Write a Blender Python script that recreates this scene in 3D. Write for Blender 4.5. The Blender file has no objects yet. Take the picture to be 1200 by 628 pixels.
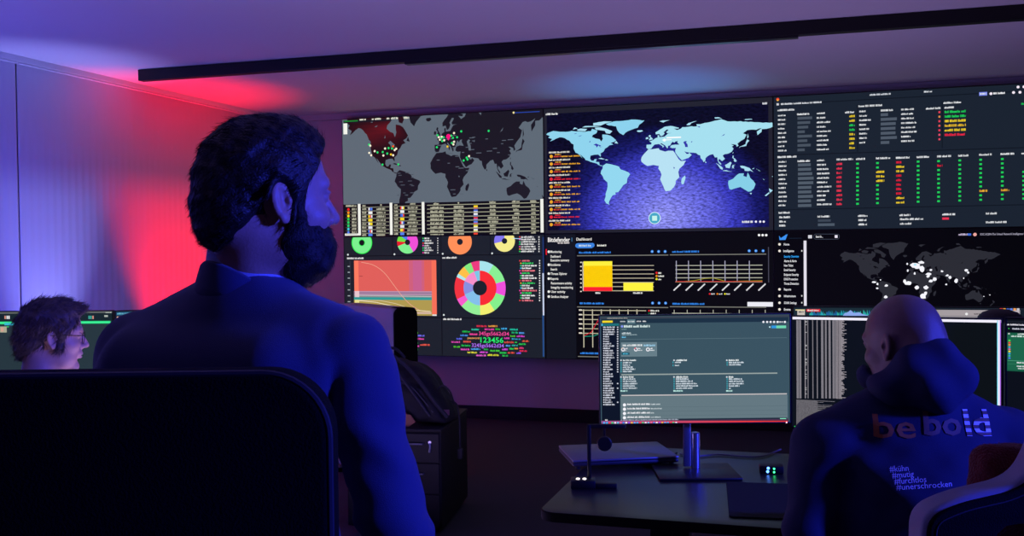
import bpy, bmesh, math, random
import numpy as np
from mathutils import Vector, Matrix, geometry
from mathutils.bvhtree import BVHTree
random.seed(7); RNG = np.random.RandomState(5)
SC = bpy.context.scene; COL = SC.collection
R = math.radians

# ------------------------------------------------------------------ camera, world, exposure
CAMZ = 1.47; FPX = 1170.0; PIT = R(-1.26); ROL = R(0.64)
cam = bpy.data.objects.new('camera', bpy.data.cameras.new('camera')); COL.objects.link(cam)
cam.data.sensor_width = 36; cam.data.lens = 36 * FPX / 1200; cam.data.clip_start = .05
CM = Matrix.Rotation(R(90) + PIT, 3, 'X') @ Matrix.Rotation(-ROL, 3, 'Z')
cam.matrix_world = Matrix.Translation((0, 0, CAMZ)) @ CM.to_4x4()
SC.camera = cam
SC.view_settings.view_transform = 'Standard'; SC.view_settings.look = 'None'
SC.view_settings.exposure = 0.0; SC.view_settings.gamma = 1.0; SC.view_settings.use_curve_mapping = False
w = bpy.data.worlds.new('world'); SC.world = w; w.use_nodes = True
w.node_tree.nodes['Background'].inputs[0].default_value = (.36, .18, .44, 1)
w.node_tree.nodes['Background'].inputs[1].default_value = 0.05

YAW = R(17.0)                                    # the video wall's direction against the camera
U3 = Vector((math.cos(YAW), -math.sin(YAW), 0)); N3 = Vector((math.sin(YAW), math.cos(YAW), 0))
WO = Vector((-1.47, 8.73, 0))                    # foot of the video wall's left edge, on the display plane
CEIL = 2.655

def ray(x, y):
    return (CM @ Vector(((x - 600) / FPX, -(y - 314) / FPX, -1)))
def atd(x, y, d):                                # pixel -> point at depth d
    r = ray(x, y); return Vector((0, 0, CAMZ)) + r * (d / r.y)
def onz(x, y, z):                                # pixel -> point on a level plane
    r = ray(x, y); return Vector((0, 0, CAMZ)) + r * ((z - CAMZ) / r.z)
def onwall(x, y, O=WO, a=YAW):                   # pixel -> (s, z) on an upright plane through O
    r = ray(x, y); n = Vector((math.sin(a), math.cos(a), 0)); u = Vector((math.cos(a), -math.sin(a), 0))
    p = Vector((0, 0, CAMZ)) + r * ((O.x * n.x + O.y * n.y) / (r.x * n.x + r.y * n.y))
    return (p - O).dot(u), p.z
def wp(s, t, z):                                 # room frame -> world (s along the video wall, t beyond it)
    return WO + U3 * s + N3 * t + Vector((0, 0, z))

def light(kind, loc, to, energy, color, **k):
    l = bpy.data.lights.new('lamp_light', kind); l.energy = energy; l.color = color
    for a, b in k.items(): setattr(l, a, b)
    o = bpy.data.objects.new('lamp_light', l); COL.objects.link(o); o.location = loc
    if to is not None: o.rotation_euler = (Vector(to) - Vector(loc)).to_track_quat('-Z', 'Y').to_euler()
    return o
# blue key lamp at the right of the camera, between the two men
light('SPOT', (5.0, .1, 2.15), (.35, 1.8, 1.15), 2150, (.035, .05, 1), spot_size=R(50), spot_blend=.7, shadow_soft_size=.22)
# blue wash near the left curtain and the ceiling above it
light('AREA', wp(-.15, -4.6, .9), wp(-.7, -3.6, 1.8), 18, (.13, .12, 1), size=.35)
light('SPOT', wp(-.30, -2.80, .10), wp(-.71, -2.72, 2.3), 190, (.30, .32, 1), spot_size=R(44), spot_blend=1, shadow_soft_size=.05)
# red uplight beside the curtain
light('SPOT', wp(-.22, -1.45, .12), wp(-.69, -1.45, 1.95), 470, (1, .002, .012), spot_size=R(56), spot_blend=1, shadow_soft_size=.06)
# cyan uplight onto the ceiling in front of the video wall
light('SPOT', wp(2.7, -.75, .9), wp(2.7, -.55, 2.65), 42, (.02, .33, 1), spot_size=R(62), spot_blend=1, shadow_soft_size=.05)
# violet wash of the ceiling
light('AREA', (-1.2, 3.4, .35), (-1.2, 3.8, 2.6), 42, (.54, .38, 1), size=1.6)
light('AREA', (1.7, 5.3, .3), (1.6, 5.5, 2.6), 12, (.6, .42, 1), size=1.2)

# ------------------------------------------------------------------ materials
def lin(c):
    if isinstance(c, str): c = tuple(int(c[i:i + 2], 16) / 255 for i in (1, 3, 5))
    return tuple(v / 12.92 if v <= .04045 else ((v + .055) / 1.055) ** 2.4 for v in c[:3])
_M = {}
def mat(name, color='#808080', rough=.6, metal=0, bump=0, bscale=200, var=0, emit=None, es=1, spec=.5, sheen=0, trans=0):
    if name in _M: return _M[name]
    m = bpy.data.materials.new(name); m.use_nodes = True; nt = m.node_tree; b = nt.nodes['Principled BSDF']
    c = lin(color); b.inputs['Base Color'].default_value = (*c, 1)
    b.inputs['Roughness'].default_value = rough; b.inputs['Metallic'].default_value = metal
    b.inputs['Specular IOR Level'].default_value = spec
    if sheen: b.inputs['Sheen Weight'].default_value = sheen
    if trans: b.inputs['Transmission Weight'].default_value = trans
    if emit: b.inputs['Emission Color'].default_value = (*lin(emit), 1); b.inputs['Emission Strength'].default_value = es
    if bump or var:
        tc = nt.nodes.new('ShaderNodeTexCoord'); nz = nt.nodes.new('ShaderNodeTexNoise')
        nz.inputs['Scale'].default_value = bscale; nz.inputs['Detail'].default_value = 4
        nt.links.new(tc.outputs['Object'], nz.inputs['Vector'])
        if bump:
            bn = nt.nodes.new('ShaderNodeBump'); bn.inputs['Strength'].default_value = bump; bn.inputs['Distance'].default_value = .004
            nt.links.new(nz.outputs['Fac'], bn.inputs['Height']); nt.links.new(bn.outputs['Normal'], b.inputs['Normal'])
        if var:
            mx = nt.nodes.new('ShaderNodeMix'); mx.data_type = 'RGBA'
            mx.inputs[6].default_value = (*[v * (1 - var) for v in c], 1); mx.inputs[7].default_value = (*[min(1, v * (1 + var)) for v in c], 1)
            nt.links.new(nz.outputs['Fac'], mx.inputs[0]); nt.links.new(mx.outputs[2], b.inputs['Base Color'])
    _M[name] = m; return m
def screen_mat(name='screen_pixels', es=1.0):
    if name in _M: return _M[name]
    m = bpy.data.materials.new(name); m.use_nodes = True; nt = m.node_tree; b = nt.nodes['Principled BSDF']
    a = nt.nodes.new('ShaderNodeAttribute'); a.attribute_name = 'Col'
    nt.links.new(a.outputs['Color'], b.inputs['Emission Color']); b.inputs['Emission Strength'].default_value = es
    b.inputs['Base Color'].default_value = (.004, .004, .004, 1); b.inputs['Roughness'].default_value = .55
    b.inputs['Specular IOR Level'].default_value = .15
    _M[name] = m; return m

BLACK = mat('black_plastic', '#0c0c0f', .45, bump=.05)
DARKM = mat('dark_metal', '#141418', .35, .6, bump=.03)
CHAIRB = mat('black_upholstery', '#060607', .9, bump=.4, bscale=350, spec=.15)
SILVER = mat('silver_metal', '#b9bac2', .32, .85, bump=.02)
SKIN = mat('skin', '#c89a84', .5, bump=.12, bscale=260, var=.08)
RUBBER = mat('rubber', '#0a0a0a', .9, bump=.1)

# ------------------------------------------------------------------ object helpers
def tag(o, label=None, cat=None, group=None, kind=None):
    if label: o['label'] = label
    if cat: o['category'] = cat
    if group: o['group'] = group
    if kind: o['kind'] = kind
    return o
def empty(name, loc=(0, 0, 0), rz=0, label=None, cat=None, group=None):
    o = bpy.data.objects.new(name, None); COL.objects.link(o); o.location = loc; o.rotation_euler = (0, 0, rz)
    o.empty_display_size = .1
    return tag(o, label, cat, group)
def mk(name, vs, fs, m, parent=None, smooth=False, loc=None, rz=0, colors=None, mi=None):
    me = bpy.data.meshes.new(name)
    if isinstance(vs, np.ndarray): vs = vs.tolist()
    if isinstance(fs, np.ndarray): fs = fs.tolist()
    me.from_pydata(vs, [], fs)
    for q in (m if isinstance(m, (list, tuple)) else [m]): me.materials.append(q)
    if smooth: me.polygons.foreach_set('use_smooth', [True] * len(me.polygons))
    if mi is not None: me.polygons.foreach_set('material_index', mi)
    if colors is not None:
        ca = me.color_attributes.new('Col', 'FLOAT_COLOR', 'CORNER')
        ca.data.foreach_set('color', np.array(colors, dtype=np.float32).ravel())
    me.validate(); me.update()
    o = bpy.data.objects.new(name, me); COL.objects.link(o)
    if parent: o.parent = parent
    if loc is not None: o.location = loc
    if rz: o.rotation_euler = (0, 0, rz)
    return o
class MB:
    def __init__(s): s.v = []; s.f = []; s.mi = []
    def add(s, vs, fs, mi=0):
        n = len(s.v); s.v += [tuple(v) for v in vs]; s.f += [tuple(i + n for i in f) for f in fs]; s.mi += [mi] * len(fs); return s
    def bm(s, b, mi=0):
        b.verts.ensure_lookup_table(); b.verts.index_update()
        s.add([v.co[:] for v in b.verts], [[v.index for v in f.verts] for f in b.faces], mi); b.free(); return s
    def box(s, a, b, bev=.003, M=None, mi=0, seg=2):
        bm = bmesh.new(); bmesh.ops.create_cube(bm, size=1)
        a = Vector(a); b = Vector(b); c = (a + b) / 2; d = b - a
        for v in bm.verts: v.co = Vector((v.co.x * d.x, v.co.y * d.y, v.co.z * d.z)) + c
        if bev: bmesh.ops.bevel(bm, geom=bm.edges[:], offset=min(bev, min(abs(d.x), abs(d.y), abs(d.z)) * .45), segments=seg, affect='EDGES', profile=.5)
        if M is not None: bm.transform(M)
        return s.bm(bm, mi)
    def tube(s, pts, r, n=12, mi=0, caps=True):
        P = [Vector(p) for p in pts]; rs = r if isinstance(r, (list, tuple)) else [r] * len(P)
        vs = []; up = None
        for i, p in enumerate(P):
            t = (P[min(i + 1, len(P) - 1)] - P[max(i - 1, 0)]).normalized()
            if up is None: up = Vector((0, 0, 1)) if abs(t.z) < .9 else Vector((1, 0, 0))
            a = t.cross(up).normalized(); up = a.cross(t).normalized()
            for k in range(n):
                an = 2 * math.pi * k / n; vs.append(p + (a * math.cos(an) + up * math.sin(an)) * rs[i])
        fs = [(i * n + k, i * n + (k + 1) % n, (i + 1) * n + (k + 1) % n, (i + 1) * n + k) for i in range(len(P) - 1) for k in range(n)]
        if caps: fs += [tuple(range(n))[::-1], tuple((len(P) - 1) * n + k for k in range(n))]
        return s.add(vs, fs, mi)
    def lathe(s, prof, n=24, c=(0, 0, 0), mi=0, M=None):
        vs = []; c = Vector(c)
        for r, z in prof:
            for k in range(n):
                a = 2 * math.pi * k / n; vs.append(Vector((r * math.cos(a), r * math.sin(a), z)) + c)
        if M is not None: vs = [M @ v for v in vs]
        fs = [(i * n + k, i * n + (k + 1) % n, (i + 1) * n + (k + 1) % n, (i + 1) * n + k) for i in range(len(prof) - 1) for k in range(n)]
        fs += [tuple(range(n))[::-1], tuple((len(prof) - 1) * n + k for k in range(n))]
        return s.add(vs, fs, mi)
    def build(s, name, m, parent=None, smooth=False, loc=None, rz=0):
        o = mk(name, s.v, s.f, m, parent, False, loc, rz, mi=s.mi)
        if smooth: shade(o)
        return o
def shade(o, ang=35):
    bm = bmesh.new(); bm.from_mesh(o.data); bmesh.ops.recalc_face_normals(bm, faces=bm.faces[:])
    for f in bm.faces: f.smooth = True
    for e in bm.edges:
        if len(e.link_faces) == 2 and e.calc_face_angle(0) > R(ang): e.smooth = False
    bm.to_mesh(o.data); bm.free(); return o
def outline_mesh(loops, thick, bev=.006, res=3):
    """filled flat outline (with holes) given thickness and a rounded rim; lies in XY, thickness along Z"""
    cu = bpy.data.curves.new('o', 'CURVE'); cu.dimensions = '2D'; cu.fill_mode = 'BOTH'
    cu.extrude = max(1e-4, thick / 2 - bev); cu.bevel_depth = bev; cu.bevel_resolution = res; cu.offset = -bev
    for lp in loops:
        sp = cu.splines.new('POLY'); sp.points.add(len(lp) - 1); sp.use_cyclic_u = True
        for p, q in zip(sp.points, lp): p.co = (q[0], q[1], 0, 1)
    o = bpy.data.objects.new('o', cu); COL.objects.link(o)
    dg = bpy.context.evaluated_depsgraph_get(); me = bpy.data.meshes.new_from_object(o.evaluated_get(dg))
    bpy.data.objects.remove(o); bpy.data.curves.remove(cu)
    bm = bmesh.new(); bm.from_mesh(me); bmesh.ops.remove_doubles(bm, verts=bm.verts[:], dist=1e-5)
    vs = [v.co.copy() for v in bm.verts]; bm.verts.index_update(); fs = [[v.index for v in f.verts] for f in bm.faces]
    bm.free(); bpy.data.meshes.remove(me); return vs, fs
def text_mesh(s, size, font_off=0.0, shear=0):
    cu = bpy.data.curves.new('t', 'FONT'); cu.body = s; cu.size = size; cu.offset = font_off; cu.shear = shear; cu.resolution_u = 2
    o = bpy.data.objects.new('t', cu); COL.objects.link(o)
    dg = bpy.context.evaluated_depsgraph_get(); me = bpy.data.meshes.new_from_object(o.evaluated_get(dg))
    bpy.data.objects.remove(o); bpy.data.curves.remove(cu)
    vs = [v.co.copy() for v in me.vertices]; fs = [list(p.vertices) for p in me.polygons]; bpy.data.meshes.remove(me)
    return vs, fs
def rrect(x0, y0, x1, y1, r, n=6):
    out = []
    for cx, cy, a0 in ((x1 - r, y1 - r, 0), (x0 + r, y1 - r, 90), (x0 + r, y0 + r, 180), (x1 - r, y0 + r, 270)):
        for k in range(n + 1):
            a = R(a0 + 90 * k / n); out.append((cx + r * math.cos(a), cy + r * math.sin(a)))
    return out
def smoothline(pts, n=6, closed=False):
    P = [Vector(p) for p in pts]; out = []; N = len(P)
    for i in range(N if closed else N - 1):
        g = (lambda k: P[k % N]) if closed else (lambda k: P[min(max(k, 0), N - 1)])
        p0, p1, p2, p3 = g(i - 1), g(i), g(i + 1), g(i + 2)
        for k in range(n):
            t = k / n; out.append(.5 * ((2 * p1) + (p2 - p0) * t + (2 * p0 - 5 * p1 + 4 * p2 - p3) * t * t + (3 * p1 - p0 - 3 * p2 + p3) * t ** 3))
    if not closed: out.append(P[-1])
    return out

# ------------------------------------------------------------------ distance-field modelling for bodies, clothes and soft things
def smin(a, b, k): h = np.clip(.5 + .5 * (b - a) / k, 0, 1); return b * (1 - h) + a * h - k * h * (1 - h)
def smax(a, b, k): return -smin(-a, -b, k)
def ell(P, c, r, rot=None):
    q = P - np.array(c, dtype=np.float32)
    if rot is not None: q = q @ np.array(rot, dtype=np.float32)       # columns = local axes
    r = np.array(r, dtype=np.float32); k0 = np.linalg.norm(q / r, axis=-1); k1 = np.linalg.norm(q / (r * r), axis=-1) + 1e-9
    return k0 * (k0 - 1) / k1
def cap(P, a, b, ra, rb=None):
    rb = ra if rb is None else rb; a = np.array(a, dtype=np.float32); b = np.array(b, dtype=np.float32); d = b - a
    t = np.clip(((P - a) @ d) / (d @ d + 1e-12), 0, 1)
    return np.linalg.norm(P - a - t[..., None] * d, axis=-1) - (ra + (rb - ra) * t)
def rbx(P, c, h, r, rot=None):
    q = P - np.array(c, dtype=np.float32)
    if rot is not None: q = q @ np.array(rot, dtype=np.float32)
    q = np.abs(q) - (np.array(h, dtype=np.float32) - r)
    return np.linalg.norm(np.maximum(q, 0), axis=-1) + np.minimum(q.max(-1), 0) - r
def wob(P, f, a, ph=0):
    x, y, z = P[..., 0] * f, P[..., 1] * f, P[..., 2] * f
    return a * (np.sin(x + 1.7 * np.sin(y * .8 + ph)) * np.sin(y * 1.1 + 1.3 * np.sin(z * .9) + ph) + .6 * np.sin(z * 1.3 + 1.9 * np.sin(x * .7 + ph) + 2 * ph))
def surf(fn, lo, hi, h):
    lo = np.array(lo, dtype=np.float32); n = np.ceil((np.array(hi) - lo) / h).astype(int) + 1
    ax = [lo[i] + h * np.arange(n[i], dtype=np.float32) for i in range(3)]
    B = 8; nb_ = -(-n // B); V = np.empty(nb_ * B, dtype=np.float32)      # blocks of cells; only those near the surface are evaluated finely
    cc = np.stack(np.meshgrid(*[lo[i] + h * (np.arange(nb_[i]) * B + (B - 1) / 2) for i in range(3)], indexing='ij'), -1).astype(np.float32)
    D = fn(cc.reshape(-1, 3)).reshape(nb_); Vb = V.reshape(nb_[0], B, nb_[1], B, nb_[2], B)
    Vb[...] = D[:, None, :, None, :, None]
    act = np.argwhere(np.abs(D) < h * B * 1.35 + .010); off = np.stack(np.meshgrid(*[np.arange(B)] * 3, indexing='ij'), -1)
    for s0 in range(0, len(act), 1500):
        a_ = act[s0:s0 + 1500]; g = (lo + h * (a_[:, None, None, None, :] * B + off)).astype(np.float32)
        Vb[a_[:, 0], :, a_[:, 1], :, a_[:, 2], :] = fn(g.reshape(-1, 3)).reshape(len(a_), B, B, B)
    V = V[:n[0], :n[1], :n[2]]
    S = V < 0; c = np.zeros(np.array(n) - 1, dtype=np.int8)
    for d in np.ndindex(2, 2, 2): c += S[d[0]:n[0] - 1 + d[0], d[1]:n[1] - 1 + d[1], d[2]:n[2] - 1 + d[2]]
    I = np.argwhere((c > 0) & (c < 8)); idx = -np.ones(c.shape, dtype=np.int32); idx[tuple(I.T)] = np.arange(len(I))
    acc = np.zeros((len(I), 3)); cnt = np.zeros(len(I))
    corners = list(np.ndindex(2, 2, 2))
    for a in corners:
        for k in range(3):
            if a[k]: continue
            b = list(a); b[k] = 1
            va = V[I[:, 0] + a[0], I[:, 1] + a[1], I[:, 2] + a[2]]; vb = V[I[:, 0] + b[0], I[:, 1] + b[1], I[:, 2] + b[2]]
            m = (va < 0) != (vb < 0); t = np.where(m, va / np.where(m, va - vb, 1), 0)
            p = np.repeat(np.array([a], dtype=float), len(I), 0); p[:, k] += t
            acc += p * m[:, None]; cnt += m
    vs = (I + acc / cnt[:, None]) * h + lo
    fs = []
    for k in range(3):
        sl = [slice(1, n[0] - 1), slice(1, n[1] - 1), slice(1, n[2] - 1)]; sl[k] = slice(0, n[k] - 1)
        s2 = list(sl); s2[k] = slice(1, n[k])
        A = S[tuple(sl)]; B = S[tuple(s2)]; E = np.argwhere(A != B); off = np.array([1, 1, 1]); off[k] = 0; E = E + off
        i, j = [q for q in range(3) if q != k]
        def cell(di, dj):
            q = E.copy(); q[:, i] -= di; q[:, j] -= dj; return idx[tuple(q.T)]
        Q = np.stack([cell(1, 1), cell(0, 1), cell(0, 0), cell(1, 0)], 1)
        flip = S[tuple(E.T)] if k != 1 else ~S[tuple(E.T)]
        Q[~flip] = Q[~flip][:, ::-1]; fs.append(Q)
    return vs, np.concatenate(fs)
# ------------------------------------------------------------------ the room
WALLM = mat('wall_paint', '#b8b2bc', .8, bump=.08, bscale=120)
CEILM = mat('ceiling_paint', '#d8d6dc', .85, bump=.05, bscale=90)
FLOORM = mat('floor_carpet', '#3a3840', .95, bump=.9, bscale=420, var=.35)
BASEM = mat('baseboard_black', '#08080a', .6, bump=.03)
CURT = mat('curtain_fabric', '#cfccd6', .85, bump=.15, bscale=300)
SL = -.66                                         # s of the left wall
ROT = -YAW
def struct(name, mb, m, **k):
    o = mb.build(name, m, **k); o['kind'] = 'structure'; return o
def roombox(mb, a, b, bev=0): return mb.box(a, b, bev)
WZ = tuple(WO)
struct('floor', MB().box((-1.6, -11.5, -.1), (8.6, .35, 0), 0), FLOORM, loc=WZ, rz=ROT)
struct('ceiling', MB().box((-1.6, -11.5, CEIL), (8.6, .35, CEIL + .1), 0), CEILM, loc=WZ, rz=ROT)
struct('wall_back', MB().box((SL, .14, 0), (8.6, .35, CEIL), 0), WALLM, loc=WZ, rz=ROT)
struct('wall_left', MB().box((SL - .25, -11.5, 0), (SL - .10, .35, CEIL), 0), WALLM, loc=WZ, rz=ROT)
struct('baseboard_back', MB().box((SL - .05, .12, 0), (8.6, .14, .11), .003), BASEM, loc=WZ, rz=ROT)
struct('trim_1', MB().box((SL - .10, .09, CEIL - .05), (8.6, .14, CEIL), .003), WALLM, loc=WZ, rz=ROT)

def curtain(t0, t1, depth, label):
    r = empty('curtain', wp(SL - .03, t0, 0), ROT, label, 'curtain', 'curtain panels on the left wall')
    n = int((t1 - t0) / .011); vs = []; zs = [.02, .9, 1.8, CEIL - .038]
    for i in range(n + 1):
        y = (t1 - t0) * i / n
        for z in zs:
            fold = depth * (.5 * math.sin(i * 1.05) + .5 * math.sin(i * .23 + 1.3 * math.sin(i * .07)) * .7)
            vs.append((fold * (1.0 if z < 2 else .7), y, z))
    fs = [(i * 4 + k, (i + 1) * 4 + k, (i + 1) * 4 + k + 1, i * 4 + k + 1) for i in range(n) for k in range(3)]
    o = mk('fabric', vs, fs, CURT, r, True)
    sm = o.modifiers.new('s', 'SOLIDIFY'); sm.thickness = .003
    MB().box((-.02, 0, CEIL - .045), (.02, t1 - t0, CEIL - .036), .002).build('header_tape', CURT, r)
    return r
tj = (Vector(onwall(22, 200, wp(SL - .03, 0, 0), YAW - R(90)))[0])
# the left wall's own (s) axis runs towards the camera when its plane is turned by -90 degrees
nw = Vector((math.cos(YAW), -math.sin(YAW), 0)); rr = ray(22, 200); OO = wp(SL - .03, 0, 0)
pp = Vector((0, 0, CAMZ)) + rr * (OO.dot(nw) / rr.dot(nw)); tj = (pp - OO).dot(N3)
curtain(-9.0, tj - .012, .0045, 'pale ribbed curtain panel at the far left edge of the picture')
curtain(tj, .06, .0026, 'wide pale ribbed curtain lit violet and red behind the bearded man')
rl = empty('curtain_rail', wp(SL - .03, -9.0, CEIL), ROT, 'slim white curtain rail along the left edge of the ceiling', 'curtain rail')
MB().box((-.035, 0, -.034), (.035, 9.08, 0), .003).build('rail', mat('white_aluminium', '#cfcfd4', .4, bump=.02), rl)

# long black ceiling beam, parallel to the video wall
pl = onz(168, 82.5, CEIL); sb = (pl - WO).dot(U3); tb = (pl - WO).dot(N3)
bm_ = empty('ceiling_light_beam', wp(sb, tb, CEIL), ROT, 'long black linear light beam running across the ceiling', 'ceiling light')
MB().box((0, -.05, -.075), (7.8, .01, -.003), .003).build('housing', mat('beam_black', '#060608', .5, bump=.03), bm_)
q0 = onz(465, 70, CEIL - .08); q1 = onz(935, 38, CEIL - .08)
a0 = (q0 - WO).dot(U3) - sb; a1 = (q1 - WO).dot(U3) - sb
MB().box((a0, -.046, -.088), (a1, .006, -.075), .002).build('diffuser', mat('dark_diffuser', '#0d0d12', .3, bump=.02), bm_)
MB().box((-.004, -.05, -.075), (0, .01, -.003), .001).build('end_cap', DARKM, bm_)

# ------------------------------------------------------------------ screens
class Scr:
    """a flat display whose picture is drawn in its own plane; pixel co-ordinates of the photo are carried onto that plane"""
    def __init__(s, O, yaw, W, H):
        s.O = Vector(O); s.a = yaw; s.W = W; s.H = H; s.v = []; s.f = []; s.c = []; s.mi = []; s.n = 0; s.ox = s.oy = 0; s.k = 1
    def crop(s, ox, oy, k): s.ox, s.oy, s.k = ox, oy, k; return s
    def L(s, x, y):
        return onwall(s.ox + x / s.k, s.oy + y / s.k, s.O, s.a)
    def U(s, x, y=None): p = s.L(x, y if y is not None else 300); return p[0]
    def face(s, pts, col, mi=0, lift=0):
        s.n += 1; y = -(.0004 + s.n * .0000035 + lift)
        W, z0, z1 = s.W - .004, s.O.z + .004, s.O.z + s.H - .004
        P = [(min(max(p[0], .004), W), min(max(p[1], z0), z1)) for p in pts]
        if max(p[0] for p in P) - min(p[0] for p in P) < 1e-4 or max(p[1] for p in P) - min(p[1] for p in P) < 1e-4: return
        b = len(s.v); s.v += [(p[0], y, p[1] - s.O.z) for p in P]; s.f.append(list(range(b, b + len(P))))
        c = lin(col) if isinstance(col, str) else col
        s.c += [(c[0], c[1], c[2], 1)] * len(P); s.mi.append(mi)
    def full(s, col, mi=0): s.face([(.004, s.O.z + .004), (s.W - .004, s.O.z + .004), (s.W - .004, s.O.z + s.H - .004), (.004, s.O.z + s.H - .004)], col, mi)
    def rect(s, x0, y0, x1, y1, col, mi=0):        # y0, y1 both read at the left side x0
        a = s.L(x0, y0); b = s.L(x0, y1); u = s.L(x1, y0)[0]
        s.face([(a[0], b[1]), (u, b[1]), (u, a[1]), a], col, mi)
    def poly(s, pts, col):
        P = [s.L(*p) for p in pts]; s.tri(P, col)
    def tri(s, P, col, mi=0):
        T = geometry.tessellate_polygon([[Vector((p[0], p[1], 0)) for p in P]])
        for t in T:
            k = len(s.c); s.face([P[i] for i in t], '#000000' if callable(col) else col, mi); s.n -= 1
            if callable(col) and len(s.c) > k: s.c[k:] = [(*lin(col(P[i])), 1) for i in t]
        s.n += 1
    def line(s, pts, wd, col):
        P = [Vector(s.L(*p)) for p in pts]; sc = s.scale(*pts[0])
        for p, q in zip(P, P[1:]):
            d = (q - p).normalized(); n = Vector((-d.y, d.x)) * wd * sc / 2
            s.face([tuple(p - n), tuple(q - n), tuple(q + n), tuple(p + n)], col); s.n -= 1
        s.n += 1
    def scale(s, x, y): return abs(s.L(x, y)[1] - s.L(x, y + 1)[1])
    def ring(s, x, y, r0, r1, a0, a1, col, clip=None):   # degrees clockwise from the top, radii in pixels
        c = s.L(x, y); sc = s.scale(x, y); n = max(2, int(abs(a1 - a0) / 6)); zc = s.L(x, clip)[1] if clip else 1e9
        for i in range(n):
            t = [R(a0 + (a1 - a0) * (i + d) / n) for d in (0, 1)]
            P = [(c[0] + math.sin(t[j]) * r * sc, min(zc, c[1] + math.cos(t[j]) * r * sc)) for j, r in ((0, r0), (1, r0), (1, r1), (0, r1))]
            if abs(P[2][1] - zc) + abs(P[3][1] - zc) + abs(P[0][1] - zc) > 1e-6: s.face(P, col); s.n -= 1
        s.n += 1
    def dot(s, x, y, r, col):
        c = s.L(x, y); sc = s.scale(x, y); s.face([(c[0] + r * sc * math.cos(2 * math.pi * k / 10), c[1] + r * sc * math.sin(2 * math.pi * k / 10)) for k in range(10)], col)
    def words(s, x0, y, x1, h, col, seed=0, gap=.25):   # one line of small print, too small to read
        rg = random.Random(int(x0 * 7 + y * 13 + seed)); x = x0; a = s.L(x0, y); sc = s.scale(x0, y)
        u1 = s.L(x1, y)[0]; u = a[0]; hh = h * sc / 2; c = lin(col)
        while u < u1:
            n = rg.randint(3, 9)
            for _ in range(n):
                if u >= u1: break
                wd = hh * rg.uniform(.8, 1.25); k = rg.uniform(.62, 1); f = rg.choice((1, 1, .72))
                s.face([(u, a[1] - hh), (min(u + wd, u1), a[1] - hh), (min(u + wd, u1), a[1] + hh * (2 * f - 1)), (u, a[1] + hh * (2 * f - 1))], (c[0] * k, c[1] * k, c[2] * k)); s.n -= 1
                u += wd * 1.06
            u += hh * gap * 3
        s.n += 1
    def text(s, x0, y, x1, st, col, off=.01, h=None):    # legible lettering: centre line y, from x0 to x1
        vs, fs = text_mesh(st, 1, off); x_ = max(v.x for v in vs); xm = min(v.x for v in vs)
        a = s.L(x0, y); u1 = s.L(x1, y)[0]; k = (u1 - a[0]) / (x_ - xm); kh = k
        if h: kh = h * s.scale(x0, y) / .72
        for f in fs: s.face([(a[0] + (vs[i].x - xm) * k, a[1] + (vs[i].y - .34) * kh) for i in f], col); s.n -= 1
        s.n += 1
    def build(s, name, mats, parent):
        return mk(name, s.v, s.f, mats, parent, colors=s.c, mi=s.mi)

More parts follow.
